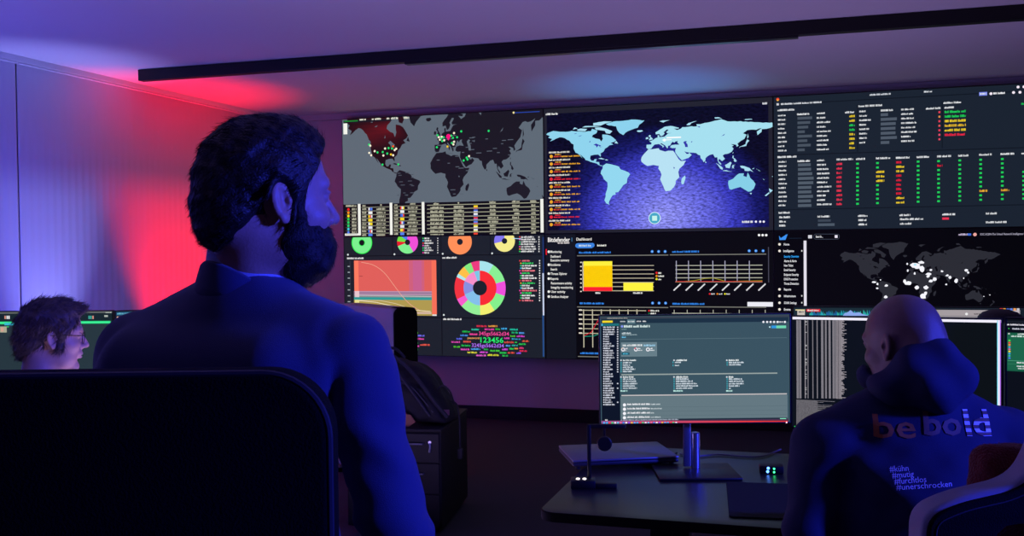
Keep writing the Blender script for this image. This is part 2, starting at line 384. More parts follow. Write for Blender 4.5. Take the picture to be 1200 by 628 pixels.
# outlines of the lands, longitude and latitude in degrees
LAND = {
'na': [(-168,66),(-162,63.5),(-165,61),(-158,58.5),(-162,55),(-152,59),(-146,61),(-138,59),(-131,55),(-124,48.5),(-124,42),(-121,35),(-117,33),(-114,29),(-110,23.5),(-112,29),(-114.5,31.5),(-112,30),(-106,23),(-105,20),(-97,16),(-92,14.5),(-87.5,12.5),(-85,10),(-80,7.2),(-77.5,8),(-82.5,9.5),(-83.5,15),(-88.5,15.8),(-87,21.3),(-90.5,21),(-92,18.5),(-95.5,18.5),(-97.8,22.5),(-97,28),(-91,29.5),(-84.5,30),(-82.5,27.5),(-80.8,25.2),(-80.5,28.5),(-81,31.5),(-76,35),(-74,40),(-70,42),(-67,44.8),(-60.5,46),(-65,48.5),(-59,50),(-56,52.5),(-62,57.5),(-65,60),(-70,61.5),(-77.5,62.3),(-78,58.5),(-77,55.5),(-79.5,51.5),(-82.5,55),(-88,56.5),(-94.5,59),(-93,62),(-87,65),(-85.5,69),(-94,72),(-96,68.5),(-108,68),(-115,69),(-127,70.2),(-137,69),(-150,70.5),(-157,71.3),(-166,68.5)],
'baffin': [(-62,67),(-66,63),(-72,64),(-74,68),(-88,70.5),(-90,73.5),(-80,73.7),(-70,70.5)],
'victoria': [(-117,70),(-105,68.8),(-102,72),(-112,73.3),(-118,72)],
'banks': [(-125,72),(-117,73.5),(-122,75.5)],
'ellesmere': [(-80,76.5),(-92,77),(-92,81),(-75,83),(-62,82.3),(-74,79)],
'devon': [(-80,74.6),(-96,75),(-110,75),(-105,77),(-90,76.3)],
'greenland': [(-45,60),(-51,63.5),(-54,68),(-56,74),(-68,76.2),(-72,78.5),(-60,82),(-32,83.6),(-12,81.5),(-20,75),(-22,70.5),(-33,67.5),(-41,64)],
'iceland': [(-24,65.5),(-22,63.8),(-18,63.5),(-14,65),(-16,66.4),(-22,66.3)],
'sa': [(-77.5,8),(-72,12),(-66,10.6),(-60,8.5),(-52,5),(-49.5,0),(-43,-2.5),(-37,-5),(-34.8,-8),(-39,-14),(-40,-21),(-46,-24),(-48.5,-28),(-53.5,-34),(-58,-34.5),(-57.5,-38),(-62,-39),(-65,-43),(-67,-47),(-69,-52),(-67,-55),(-73,-52),(-75.5,-47),(-73.5,-41),(-73.3,-36),(-71.3,-30),(-70.3,-19),(-76,-14),(-81,-5.5),(-80,-1),(-78,2.5)],
'africa': [(-6,35.8),(0,36),(10,37.3),(11,34),(19.5,30.5),(24,32),(32,31.2),(34,27.5),(37.3,20.5),(40,15),(43.5,11.5),(51,11.8),(47.5,4.5),(41,-2),(39.2,-7),(40.7,-14.5),(35,-20),(35.3,-24),(32.5,-28.5),(27,-33.8),(20,-34.8),(18,-32),(14.5,-23),(11.8,-17),(13.6,-10),(12,-5.5),(9,-.8),(9.6,4),(5,5),(1.5,6.2),(-4,5.2),(-8,4.4),(-13,8.5),(-16.8,13),(-17,21),(-12.5,28),(-9.8,31.5)],
'madagascar': [(49.3,-12.2),(50.3,-15.8),(47.2,-25),(44.2,-24.8),(43.5,-21.5),(44.5,-16.3)],
'eurasia': [(-9.2,38.6),(-8.9,43.2),(-1.8,43.5),(-1.2,46),(-4.6,48.3),(1.5,50.2),(4.8,53),(8.4,54),(8.2,57),(10.6,57.6),(10.8,54.3),(18.5,54.6),(21.5,57.3),(24,59.3),(30,60),(22.8,60),(21.3,61.5),(25.3,65),(22,65.7),(17.3,61.5),(18.8,59.7),(16.4,56.8),(12.9,55.5),(10.7,59.3),(5.4,58.8),(5,62),(12,66),(19,70),(28,71),(41,67.5),(40,66.3),(33,66.7),(38,64.2),(44,66.2),(46,68.3),(54,68.4),(60,69),(68,68.5),(67,72),(73,71.5),(80,73),(95,76),(104,77.7),(113,74),(128,73),(140,72.5),(160,70),(178,69),(190,66.2),(179,62.5),(170,60),(163,59.8),(162.8,56),(156.8,51),(155.8,56.5),(163,61.8),(155,59.3),(142,59.3),(135.5,54.7),(141,52.5),(138,46.5),(131.5,43),(127.5,39.8),(129.4,36),(126.4,34.6),(126,37.8),(121.5,39),(118,39),(122.3,37),(119.3,35),(121.8,31),(119,25.5),(114,22.4),(108.5,21.6),(106,19),(109.2,12.5),(105,8.8),(100.6,13.3),(99.3,9.5),(103.4,4),(103.4,1.5),(100.4,5),(98.4,9),(97.6,16.5),(94.3,16),(91.5,22.5),(87,21.3),(80.3,15.5),(79.8,10.5),(77.5,8.1),(73,16),(72.6,21),(69,22.3),(66.5,25.2),(57,26.9),(51,28),(48.5,30),(51.5,25),(54,24.2),(56.3,26.3),(59.8,22.4),(55,17.3),(45,12.8),(42.8,15.5),(38.5,21.5),(35,28),(35,32),(36,36.7),(30.5,36.4),(26.8,38),(29,41.1),(35,42),(41.5,41.5),(38,45),(39,47.2),(35,46.5),(33.5,44.6),(31,46.6),(28.3,43.5),(27.5,41),(23.8,40.3),(24,37.8),(22.5,36.6),(19.4,41),(13.7,45),(12.4,44),(16,41.8),(18.4,40),(16,38),(15.6,40),(10.3,43.9),(3.5,43.2),(0,39.5),(-2.2,36.8),(-5.6,36.1)],
'britain': [(-5.5,50.1),(1.3,51.2),(.3,53),(-3,56),(-2,57.6),(-4,58.5),(-6,56.5),(-3,54),(-4.5,52.5)],
'ireland': [(-10,52),(-6.3,52.2),(-6,54.5),(-8.5,55.1),(-10,54)],
'svalbard': [(11,79),(17,76.7),(21,78.5),(27,80),(16,80)], 'novaya': [(52,71),(57,70.7),(60,74),(68,76.8),(63,76.2),(55,74)], 'severnaya': [(95,79),(105,78.5),(100,81),(94,80.8)],
'newsib': [(138,75),(150,75),(148,76),(139,76)],
'sri': [(80,9.5),(81.8,7.5),(80.5,6),(79.8,8)],
'sumatra': [(95.5,5.5),(98.5,3.7),(103.5,-.8),(106,-3),(105.5,-5.8),(102,-4),(98.7,1.5)],
'java': [(105.5,-6.7),(111,-6.4),(114.4,-7.8),(120,-8.8),(114,-8.6),(106.5,-7.4)],
'borneo': [(109,1.5),(112,3),(117,7),(119,5),(117.5,1),(116,-3.8),(110.3,-2.8)],
'sulawesi': [(119.5,-1),(120.5,1),(125,1.5),(121,.2),(123,-1),(121.5,-2),(122.7,-4.8),(120.3,-3),(119.5,-5.5)],
'phil': [(120.5,18.4),(122,18),(121.6,14.2),(124,12.5),(126.4,8),(124,6.2),(122,8.5),(122.5,11.5),(120,14.5)],
'guinea': [(131,-1),(134.5,-.8),(138,-1.7),(145,-4.5),(150.7,-10.5),(146,-8.3),(143,-9),(138,-8.2),(137.5,-5.3),(133,-4)],
'australia': [(114,-22),(121,-19.3),(126,-14.2),(130,-12),(136.8,-12),(136,-15.5),(140.6,-17.5),(142.4,-10.9),(146,-18.8),(150.8,-23.3),(153.5,-28),(151,-34),(147,-38.3),(143,-38.8),(139,-36),(136,-34),(131.5,-31.5),(124,-33.2),(118,-35),(115,-33.8),(113.5,-26)],
'tasmania': [(144.8,-41),(148.3,-41),(147,-43.5)],
'nz': [(172.7,-34.5),(178.4,-37.8),(174.8,-41.4),(173.7,-39.3)], 'nz2': [(172.7,-40.6),(174,-42),(169,-46.6),(166.6,-45.8)],
'japan': [(130,31.3),(132,34),(137,34.6),(140.3,35.3),(141.8,40),(145,43.3),(141.8,45.4),(140,41.5),(139.5,38.3),(136,36.5),(131,34.3)],
'sakhalin': [(142,46.2),(144,49),(142.7,54.2),(142,50)], 'taiwan': [(120.2,23),(121.9,25),(121,22)],
'cuba': [(-85,22),(-80,23.1),(-74.3,20.2),(-78,20.3)], 'hisp': [(-74,18.5),(-72.5,20),(-68.5,18.6),(-71,18)], 'newf': [(-59,48),(-53,47),(-56,51.5)],
'vanc': [(-128,50.7),(-123.5,48.4),(-125.5,50.3)], 'newcal': [(164,-20.3),(167,-22.3),(165.5,-22)], 'fiji': [(177,-17.5),(179,-17),(178.5,-18.2)], 'solomon': [(155,-6),(161,-9.5),(159,-9),(154.8,-5.5)],
'newbrit': [(148.5,-5.8),(152,-4.3),(151,-6)],
}
LAKES = {'caspian': [(47,45),(50,46.8),(53,46),(51.2,44.5),(53.5,41.5),(54,37.2),(50,37.5),(49.5,40.5)],
 'michigan': [(-92,46.8),(-88,48.5),(-83,46.2),(-80,45),(-82,43),(-84,45.5),(-87,42),(-88,45)], 'erie': [(-83,41.7),(-77,43.4),(-80,43)],
 'aral': [(58.5,45),(61,46.3),(60,44)], 'baikal': [(104,51.7),(109.5,55.5),(108,53)], 'slave': [(-117,61.3),(-110,62.5),(-113,61)], 'bear': [(-124,65.2),(-118,66.3),(-120,65)], 'winni': [(-99,50.8),(-97,53.6),(-97,51)],
 'sib': [(60,69),(72.6,68),(72,66.3),(68,68.3)], 'viet': [(31.8,1),(34,0),(33,-2.5)]}
def crinkle(pts, amp, rg, minlen=4):
    out = []
    for i, p in enumerate(pts):
        q = pts[(i + 1) % len(pts)]; d = math.hypot(q[0] - p[0], q[1] - p[1]); n = max(1, min(6, int(d / minlen)))
        for k in range(n):
            t = k / n; a = amp if k else amp * .3
            out.append((p[0] + (q[0] - p[0]) * t + rg.uniform(-a, a), p[1] + (q[1] - p[1]) * t + rg.uniform(-a, a) * .7))
    return out
def world_map(s, lon, lat, col, lake, cols={}, amp=.9, skip=()):
    """lon: (deg, px) pairs at a reference row; lat: (deg, px row) table, both in the current crop"""
    yref = lat[0][1]; (l0, x0), (l1, x1) = lon
    u0, u1 = s.L(x0, 300)[0], s.L(x1, 300)[0]
    la = [a for a, b, c in lat]; lz = [s.L(c, b)[1] for a, b, c in lat]
    o = np.argsort(la); la = np.array(la)[o]; lz = np.array(lz)[o]
    def f(p):
        y = p[1]
        if y > la[-1]: z = lz[-1] + (y - la[-1]) * (lz[-1] - lz[-2]) / (la[-1] - la[-2])
        elif y < la[0]: z = lz[0] + (y - la[0]) * (lz[1] - lz[0]) / (la[1] - la[0])
        else: z = float(np.interp(y, la, lz))
        return (u0 + (u1 - u0) * (p[0] - l0) / (l1 - l0), z)
    rg = random.Random(3)
    for k, p in LAND.items():
        if k in skip: continue
        s.tri([f(q) for q in crinkle(p, amp if len(p) > 12 else amp * .35, rg)], cols.get(k, col))
    for k, p in LAKES.items(): s.tri([f(q) for q in p], lake)
    return f
# ------------------------------------------------------------------ the video wall: six displays, three across and two high
PW, PH, PZ = 1.8203, 1.0253, .54
DISP_LABEL = {
 (0, 1): 'upper left wall display with dark world map and country tables',
 (1, 1): 'upper middle wall display with pale cyan world map on blue',
 (2, 1): 'upper right wall display with green, yellow and red status table',
 (0, 0): 'lower left wall display with doughnut charts and word cloud',
 (1, 0): 'lower middle wall display with yellow bar chart dashboard',
 (2, 0): 'lower right wall display with black and grey world map'}
def wall_display(i, j):
    o = wp(i * PW, 0, PZ + j * PH); r = empty('wall_display', o, ROT, DISP_LABEL[(i, j)], 'display', 'displays of the video wall')
    m = MB(); b = .005; g = .0012
    m.box((g, .004, g), (PW - g, .075, PH - g), .003)
    for A, B in (((g, -.003, g), (b, .006, PH - g)), ((PW - b, -.003, g), (PW - g, .006, PH - g)), ((g, -.003, g), (PW - g, .006, b)), ((g, -.003, PH - b), (PW - g, .006, PH - g))): m.box(A, B, .001)
    m.build('frame', BLACK, r)
    MB().box((.3, .07, .25), (PW - .3, .138, PH - .25), .004).build('wall_mount', DARKM, r)
    s = Scr(o, YAW, PW, PH); return r, s
WHITE = '#e8ece6'; CREAM = '#b9b7a0'
G = '#1fd05a'; YL = '#f2d02c'; RD = '#e8203c'

# ---- upper left: map with attack dots and tables
r, s = wall_display(0, 1); s.crop(395, 120, 3.924)
s.full('#5f6a76')
rc = s.L(195, 135)
def REDN(p):
    t = math.exp(-((p[0] - rc[0]) / .17) ** 2 - ((p[1] - rc[1]) / .11) ** 2); return (.12 + .36 * t, .055 + .03 * t, .08 + .04 * t)
f = world_map(s, ((-17.5, 428), (140, 850)), ((83, -130, 500), (70, 38, 500), (66, 70, 500), (60, 108, 400), (37, 228, 480), (0, 340, 520), (-35, 436, 525), (-55, 520, 300)), '#1b1822', '#5f6a76', {'na': REDN, 'baffin': '#2a1018', 'australia': '#1f1c26'}, .8, ('ellesmere', 'svalbard', 'devon', 'newsib', 'severnaya'))
RM = random.Random(4)
s.rect(30, 84, 250, 96, '#1b1822')
for k in range(70):                                # pale place names
    x, y = RM.uniform(445, 800), RM.uniform(150, 420)
    if x > 620 and y > 290: continue
    if y > 320 and not 510 < x < 590: continue
    if y > 240 and x > 620: continue
    s.rect(x, y, x + RM.uniform(10, 26), y + 3.5, '#58606c')
for k in range(16):
    x, y = RM.uniform(275, 350), RM.uniform(320, 440); s.rect(x, y, x + RM.uniform(8, 20), y + 3.5, '#4c525e')
DC = {'g': '#22e070', 'w': '#fff4d8', 'y': '#f8c820', 'o': '#ff6020'}
for x, y, c in ((147,194,'g'),(153,199,'w'),(148,232,'w'),(157,243,'w'),(173,224,'w'),(186,230,'g'),(210,228,'g'),(221,212,'w'),(237,210,'g'),(253,212,'g'),(258,202,'o'),(272,213,'w'),(265,219,'w'),(213,244,'w'),(231,235,'g'),(248,239,'y'),(258,243,'w'),(209,286,'g'),(282,285,'g'),(459,206,'g'),(462,151,'g'),(468,160,'w'),(481,158,'w'),(473,171,'w'),(484,178,'g'),(493,174,'w'),(490,160,'g'),(525,153,'g'),(538,141,'w'),(533,163,'g'),(552,160,'g'),(571,133,'g'),(697,131,'g'),(528,187,'g'),(538,181,'w'),(535,193,'w'),(508,203,'y'),(582,267,'g'),(596,254,'g'),(607,247,'w'),(600,262,'g'),(478,166,'g')):
    s.dot(x, y, 5.2, DC[c])
s.dot(512, 156, 11, '#ff1080'); s.poly([(504, 160), (520, 160), (512, 176)], '#ff1080')
s.rect(29, 97, 47, 147, '#f4f4ec'); s.rect(33, 85, 96, 90, '#128a30')
for a, b in ((104, 132), (160, 168), (174, 202), (228, 242), (248, 280), (306, 331)): s.words(a, 83 - a * .04, b, 9, '#f0f0dc')
s.rect(817, 46, 932, 49.5, '#2848b0'); s.dot(812, 47, 5, '#f8e8a0')
s.rect(28, 470, 960, 640, '#0d0d14')
s.crop(400, 230, 8.975)
for x, y0, y1 in ((174, 80, 405), (508, 68, 405), (845, 60, 400)): s.rect(x, y0, x + 28, y1, '#f2f2ea')
s.rect(38, 392, 205, 414, '#f2f2ea')
s.words(48, 102, 160, 20, CREAM)
for k, c in enumerate(('#ff2020', '#ff9010', '#f8e010', '#20d050', '#20d060', '#20d070', '#40c8e0', '#5080f0')):
    y = 138 + k * 34.5; s.dot(75, y, 14, c); s.words(112, y - 2, 160, 22, CREAM); s.rect(45, y + 17, 170, y + 21, '#6c6c60')
FL = ('#e8e8f0', '#f04030', '#f8d820', '#4060d0', '#f0f0f0', '#e83848', '#5080f0', '#f0e040')
for base, tx, y0 in ((215, (365, 470), 100), (550, (690, 810), 88)):
    s.words(base + 8, y0, base + 40, 18, CREAM); s.words((tx[0] + tx[1]) / 2 - (8 if base < 300 else 26), y0 - 8, (tx[0] + tx[1]) / 2 + (8 if base < 300 else 30), 18, CREAM)
    for k in range(8):
        y = y0 + 34 + k * 39; ww = RM.uniform(.55, 1); mid = (tx[0] + tx[1]) / 2; hw = (tx[1] - tx[0]) / 2 * (ww if base > 300 else RM.uniform(.85, 1))
        s.rect(base, y - 20, base + 290, y - 13, '#8c8c78'); s.words(base + 5, y, base + 48, 20, CREAM)
        s.words(mid - hw, y, mid + hw, 19, CREAM)
        for q in range(3): s.rect(base + 70 + q * 14, y - 14, base + 84 + q * 14, y + 14, FL[(k + q * 3 + (base > 300)) % 8] if k % 2 == 0 else FL[(k * 3 + 1) % 8])
s.words(970, 78, 1025, 20, CREAM)
s.crop(515, 230, 8.968)
s.rect(1060, 28, 1092, 380, '#f2f2ea')
s.dot(200, 70, 9, CREAM); s.words(525, 62, 592, 20, CREAM); s.words(762, 55, 842, 20, CREAM); s.words(955, 52, 1018, 20, CREAM)
for k in range(8):
    y = 92 + k * 41
    s.rect(-130, y - 2, 1050, y + 7, '#9a9a84')
    s.words(-95, y + 28, 44, 22, CREAM); s.words(150, y + 20, 258, 22, CREAM); s.words(530 - 22 * (k in (3, 4)), y + 12, 592 + 25 * (k in (3, 4)), 20, CREAM)
    s.words(765 + 10 * (k % 3), y + 7, 842 - 6 * (k % 2), 20, CREAM); s.words(965, y + 2, 1012, 20, CREAM)
    s.rect(360, y + 4, 402, y + 22, FL[(k + 2) % 8]); s.rect(360, y + 22, 402, y + 40, FL[(k * 3 + 5) % 8])
s.build('screen', [screen_mat()], r)

# ---- lower left: charts
r, s = wall_display(0, 0); s.crop(395, 265, 3.924)
s.full('#1c212b'); DK = '#0c0e15'
for x in (253, 476, 703): s.rect(x, 40, x + 3, 137, DK)
s.rect(38, 136, 945, 139.5, DK); s.rect(476, 139, 480, 630, DK); s.rect(38, 414, 945, 418, DK)
s.rect(944, 216, 951, 410, '#c8d4f0'); s.rect(944, 50, 951, 216, '#1c3468'); s.rect(944, 410, 951, 600, '#28508c')
s.ring(114, 76, 13, 52, 0, 360, '#2ce850', 50); s.ring(114, 76, 16, 48, 0, 360, '#7af08e', 50)
s.ring(324, 74, 13, 52, 0, 148, '#f050d8', 48); s.ring(324, 74, 13, 52, 148, 250, '#80f090', 48); s.ring(324, 74, 13, 52, 250, 276, '#e82030', 48); s.ring(324, 74, 13, 52, 276, 325, '#70e040', 48); s.ring(324, 74, 13, 52, 325, 360, '#5080f0', 48)
s.ring(565, 72, 14, 58, 0, 360, '#ff9058', 46); s.ring(770, 68, 13, 50, 0, 258, '#f6ec8c', 44); s.ring(770, 68, 13, 50, 258, 360, '#8478f0', 44)
s.dot(324, 74, 13, '#1c1c26'); s.dot(114, 76, 13, '#101418')
LC = ('#30d060', '#30b8e0', '#e84040', '#f050c0', '#30d080', '#20c870', '#f040a0', '#f0a030')
for k in range(7): s.dot(396, 56 + k * 11, 3.5, LC[k]); s.words(402, 56 + k * 11, 424 + (k % 3) * 9, 7, '#e8e8e8'); s.rect(461, 53 + k * 11, 465, 59 + k * 11, '#d0d0d0')
for k in range(7): s.dot(840, 50 + k * 11, 3.5, LC[(k + 2) % 8]); s.words(846, 50 + k * 11, 905 + (k % 3) * 6, 7, '#eeeeee'); s.rect(926, 47 + k * 11, 931, 53 + k * 11, '#e0e0e0')
s.line([(808, 56), (846, 58)], 3, '#b0d8ff')
for x, y in ((50, 131), (264, 129), (486, 127), (713, 125), (491, 408)): s.dot(x, y, 4.5, '#d8e0e0')
s.words(46, 148, 122, 8, '#e8e8e8'); s.words(484, 145, 550, 8, '#e8e8e8'); s.words(488, 427, 572, 8, '#e8e8e8')
for k in range(7): s.rect(49, 183 + k * 27, 61, 187 + k * 27, '#a8b0b8')
# area chart
s.rect(78, 158, 455, 298, '#e0605a'); s.rect(78, 298, 455, 330, '#b890b0'); s.rect(78, 303, 455, 311, '#9a7a98'); s.rect(78, 316, 455, 326, '#8a8a90')
s.rect(78, 326, 455, 338, '#2c9a98'); s.rect(78, 338, 455, 408, '#b09a50'); s.rect(78, 158, 98, 298, '#ff7c60'); s.rect(82, 298, 102, 326, '#e8c8d0'); s.rect(82, 338, 102, 400, '#e8e090')
s.rect(434, 158, 456, 405, '#f87058'); s.rect(330, 158, 400, 297, '#d0607c'); s.rect(348, 158, 388, 297, '#c86090')
s.line(smoothline([(112, 166, 0), (165, 178, 0), (215, 212, 0), (262, 272, 0), (300, 322, 0), (340, 362, 0), (385, 388, 0), (430, 392, 0)], 5) and [(p.x, p.y) for p in smoothline([(112, 166, 0), (165, 178, 0), (215, 212, 0), (262, 272, 0), (300, 322, 0), (340, 362, 0), (385, 388, 0), (430, 392, 0)], 5)], 2.4, '#f0a890')
s.line([(100, 342), (180, 350), (250, 366), (330, 384), (430, 392)], 3, '#f0e4c0'); s.line([(100, 340), (200, 342), (270, 356), (340, 380)], 2, '#e8d8b0'); s.line([(100, 318), (434, 324)], 2, '#d8d8d8')
s.rect(102, 229, 118, 231, '#803030'); s.rect(78, 392, 434, 400, '#d8b8a8'); s.rect(438, 406, 458, 412, '#e8e8e8')
s.rect(58, 158, 61, 400, '#343a46')
# double doughnut
cx, cy = 657, 284
for a, b, c in ((0, 32, '#a8e4ec'), (32, 75, '#8af094'), (75, 107, '#f050dc'), (107, 146, '#84f08c'), (146, 180, '#f4f070'), (180, 227, '#94f098'), (227, 245, '#fa5ccc'), (245, 294, '#f43440'), (294, 302, '#b0ecf0'), (302, 322, '#ffc048'), (322, 340, '#84ec80'), (340, 360, '#ee3c80')): s.ring(cx, cy, 80, 124, a, b, c)
for a, b, c in ((0, 180, '#fa2c34'), (180, 248, '#84c0ec'), (248, 293, '#8890e0'), (293, 340, '#f890cc'), (340, 360, '#7cc8e8')): s.ring(cx, cy, 34, 80, a, b, c)
for k in range(17):
    y = 159 + k * 11.4; s.dot(841 + (4 if k % 4 else 0), y, 3.6, LC[(k * 5 + 2) % 8]); s.words(850, y, 886 + (k * 37 % 5) * 8, 7, ('#ff8090', '#40e070', '#f0f0f0', '#ffffff')[k % 4]); s.rect(929, y - 3, 934, y + 3, '#f0f0f0')
# word clouds
s.crop(520, 370, 10)
s.text(412, 206, 765, '345gs5662d34', '#f8489c', .012, 44); s.text(430, 282, 700, '123456', '#28f070', .016, 62); s.text(328, 344, 705, '3245gs5662d34', '#b070f8', .012, 44)
s.text(280, 258, 418, 'password', '#ffb060', .012, 26); s.text(708, 306, 820, 'admin', '#ff5a48', .012, 28)
for x0, y, x1, c in ((385,120,505,'#e8304c'),(522,120,628,'#f0a040'),(325,160,420,'#30d0b0'),(480,158,590,'#f040b0'),(606,156,660,'#30c040'),(675,150,740,'#40b0f0'),(775,160,870,'#20c8a8'),(218,184,310,'#20c850'),(795,196,868,'#20c880'),(882,201,952,'#50a0f0'),(303,215,395,'#f848a0'),(195,228,282,'#4890f0'),(780,236,838,'#58c830'),(855,238,948,'#e048d0'),(150,268,215,'#6068f0'),(708,262,770,'#f048c0'),(798,270,900,'#30a8d8'),(90,305,190,'#f050c0'),(230,302,318,'#f05848'),(920,295,1000,'#f06040'),(832,308,860,'#30c850'),(878,330,960,'#28c850'),(115,362,190,'#50c830'),(207,347,312,'#20c850'),(728,350,780,'#50a0f0'),(798,345,868,'#30c0b0'),(200,392,302,'#f050c8'),(318,388,430,'#50a8f8'),(470,392,530,'#28b850'),(545,408,655,'#48d040'),(685,392,750,'#e050f0'),(768,385,822,'#30d050'),(830,382,870,'#f0a840'),(882,376,940,'#f03880'),(888,410,978,'#f82858'),(278,428,390,'#e8e040'),(423,426,515,'#e050e0'),(657,433,735,'#28c850'),(750,432,830,'#ff5848'),(852,436,905,'#9058f0'),(380,462,495,'#f060d8'),(515,458,645,'#e8e838'),(688,466,752,'#28c850')):
    s.words(x0, y, x1, 20, c)
s.crop(395, 265, 3.924)
for x0, y, x1, c in ((330,490,372,'#60c830'),(330,505,368,'#40a0f0'),(372,503,402,'#7070f0'),(340,517,400,'#f048b0'),(382,545,426,'#f05848'),(350,522,366,'#30c850'),(330,536,372,'#28d058'),(345,551,378,'#f050c0'),(340,566,372,'#28c850'),(250,500,330,'#f0a040'),(240,520,320,'#40c0e0'),(230,540,320,'#f050c0'),(200,555,300,'#f0e040'),(260,575,330,'#6070f0'),(150,530,220,'#f04848')): s.words(x0, y, x1, 8, c)
s.words(60, 427, 140, 8, '#e8e8e8')
s.build('screen', [screen_mat()], r)

# ---- upper middle: pale map on a glowing blue sea
m = bpy.data.materials.new('screen_blue_sea'); m.use_nodes = True; nt = m.node_tree; b = nt.nodes['Principled BSDF']
b.inputs['Base Color'].default_value = (.004, .004, .004, 1); b.inputs['Roughness'].default_value = .5; b.inputs['Specular IOR Level'].default_value = .15
tc = nt.nodes.new('ShaderNodeTexCoord'); mp = nt.nodes.new('ShaderNodeMapping'); nt.links.new(tc.outputs['Object'], mp.inputs[0])
mp.inputs['Location'].default_value = (-.98 * 1.12, 0, -.12 * 1.35); mp.inputs['Scale'].default_value = (1.12, 0, 1.35)
ln = nt.nodes.new('ShaderNodeVectorMath'); ln.operation = 'LENGTH'; nt.links.new(mp.outputs[0], ln.inputs[0])
cr = nt.nodes.new('ShaderNodeValToRGB'); nt.links.new(ln.outputs['Value'], cr.inputs[0]); e = cr.color_ramp.elements
e[0].position = 0; e[0].color = (*lin('#9698fa'), 1); e[1].position = 1.0; e[1].color = (*lin('#0a0a26'), 1)
for p_, c_ in ((.3, '#7072ea'), (.6, '#3c3ec4'), (.8, '#171a6c')): q = e.new(p_); q.color = (*lin(c_), 1)
nz = nt.nodes.new('ShaderNodeTexNoise'); mp2 = nt.nodes.new('ShaderNodeMapping'); nt.links.new(tc.outputs['Object'], mp2.inputs[0]); mp2.inputs['Rotation'].default_value = (0, .7, 0); mp2.inputs['Scale'].default_value = (32, 1, 75)
nt.links.new(mp2.outputs[0], nz.inputs['Vector']); nz.inputs['Scale'].default_value = 1; nz.inputs['Detail'].default_value = 2
mr = nt.nodes.new('ShaderNodeMapRange'); nt.links.new(nz.outputs['Fac'], mr.inputs[0]); mr.inputs[1].default_value = .3; mr.inputs[2].default_value = .72; mr.inputs[3].default_value = .35; mr.inputs[4].default_value = 1.45
vm = nt.nodes.new('ShaderNodeVectorMath'); vm.operation = 'SCALE'; nt.links.new(cr.outputs[0], vm.inputs[0]); nt.links.new(mr.outputs[0], vm.inputs['Scale'])
nt.links.new(vm.outputs[0], b.inputs['Emission Color']); b.inputs['Emission Strength'].default_value = 1.0
SEA = m
r, s = wall_display(1, 1); s.crop(630, 110, 3.807)
s.full('#22222e'); 
a = s.L(34, 600); c0 = .028; s.face([(c0, s.O.z + .03), (s.W - .035, s.O.z + .03), (s.W - .035, s.O.z + s.H - .045), (c0, s.O.z + s.H - .045)], '#000000', 1)
f = world_map(s, ((-168, 40), (51, 662)), ((83, 115, 450), (60, 183, 395), (37, 243, 545), (0, 330, 555), (-35, 435, 580), (-55, 495, 335)), '#a9def2', '#3436a8', {'na': '#8fd4ee', 'sa': '#93d8f0', 'greenland': '#8cd2ee', 'africa': '#b8e2f4', 'australia': '#86d0e8', 'eurasia': '#a6e0f0'}, .8)
s.rect(575, 193, 640, 199, '#ffffff'); s.rect(556, 204, 598, 208, '#f0fcff'); s.dot(566, 206, 7, '#f4ffff')
for k in range(10):
    y = 262 + k * 33.8; red = k in (3, 8); c = '#e82838' if red else '#f0a828'
    s.words(50, y, 145, 7, '#e8e4d8'); s.words(78, y + 9, 104, 5, c); s.dot(61, y + 17, 7.5, c); s.words(72, y + 18, 104, 5.5, '#f05030' if not red else '#ff2838')
    s.words(106, y + 17, 190, 6, c, gap=.5)
s.words(36, 91, 90, 9, '#f0f0f0'); s.words(1003, 43, 1024, 9, '#e8e8f0')
s.ring(522, 554, 0, 27, 0, 360, '#d8f4fa'); s.ring(522, 554, 0, 24, 0, 360, '#48a8c8'); s.rect(511, 544, 533, 566, '#c8f4ec')
s.words(912, 571, 960, 9, '#f4f4ff')
for x in (974, 993, 1009): s.dot(x, 570, 5, '#f4f0ff')
s.build('screen', [screen_mat(), SEA], r)

# ---- lower middle: bar chart dashboard
r, s = wall_display(1, 0); s.crop(630, 260, 3.807)
s.full('#07070c'); s.rect(30, 55, 168, 640, '#12151f')
s.text(46, 80, 144, 'Bitdefender', '#f4f0ee', .02, 20); s.words(90, 94, 142, 7, '#e0d8d8'); s.text(173, 77, 241, 'Dashboard', '#f4f0e8', .015, 13)
s.rect(151, 70, 155, 88, '#3c6a90'); a = [s.L(172, 95), s.L(250, 117)]
s.face([(a[0][0] + .012 + (a[1][0] - a[0][0] - .024) * p, z) for p, z in ((0, a[1][1]), (1, a[1][1]), (1, a[0][1]), (0, a[0][1]))], '#3c82e0')
for x in (178, 244): s.dot(x, 106 - (x - 172) * .03, 10.5, '#3c82e0')
s.words(184, 106, 238, 8, '#c8e0ff'); s.words(266, 105, 306, 8, '#f0f0e8'); s.rect(36, 121, 41, 147, '#e81828')
for y, x, t in ((133, 58, 'Monitoring'), (154, 58, 'Dashboard'), (171, 58, 'Executive summary'), (191, 58, 'Incidents'), (211, 58, 'Search'), (231, 58, 'Threats Xplorer'), (253, 58, 'Reports'), (273, 60, 'Ransomware activity'), (292, 60, 'Integrity monitoring'), (311, 60, 'User activity'), (333, 60, 'Sandbox Analyzer')):
    s.text(x, y, x + 4.9 * len(t), t, '#eceae6', .02, 11)
    if y in (133, 191, 231, 253, 311, 333): s.dot(50, y, 6, '#f0f0ec')
for x, y, n, t in ((184, 137, 142, 0), (600, 133, 120, 0), (188, 363, 108, 0), (602, 365, 142, 0), (190, 585, 90, 0)): s.words(x, y, x + n, 8, '#3488ee')
for x0, x1, y in ((176, 583, 151), (590, 1020, 147), (176, 583, 379), (590, 1020, 378), (180, 290, 600)): s.rect(x0, y - 2, x1, y + 2, '#787870')
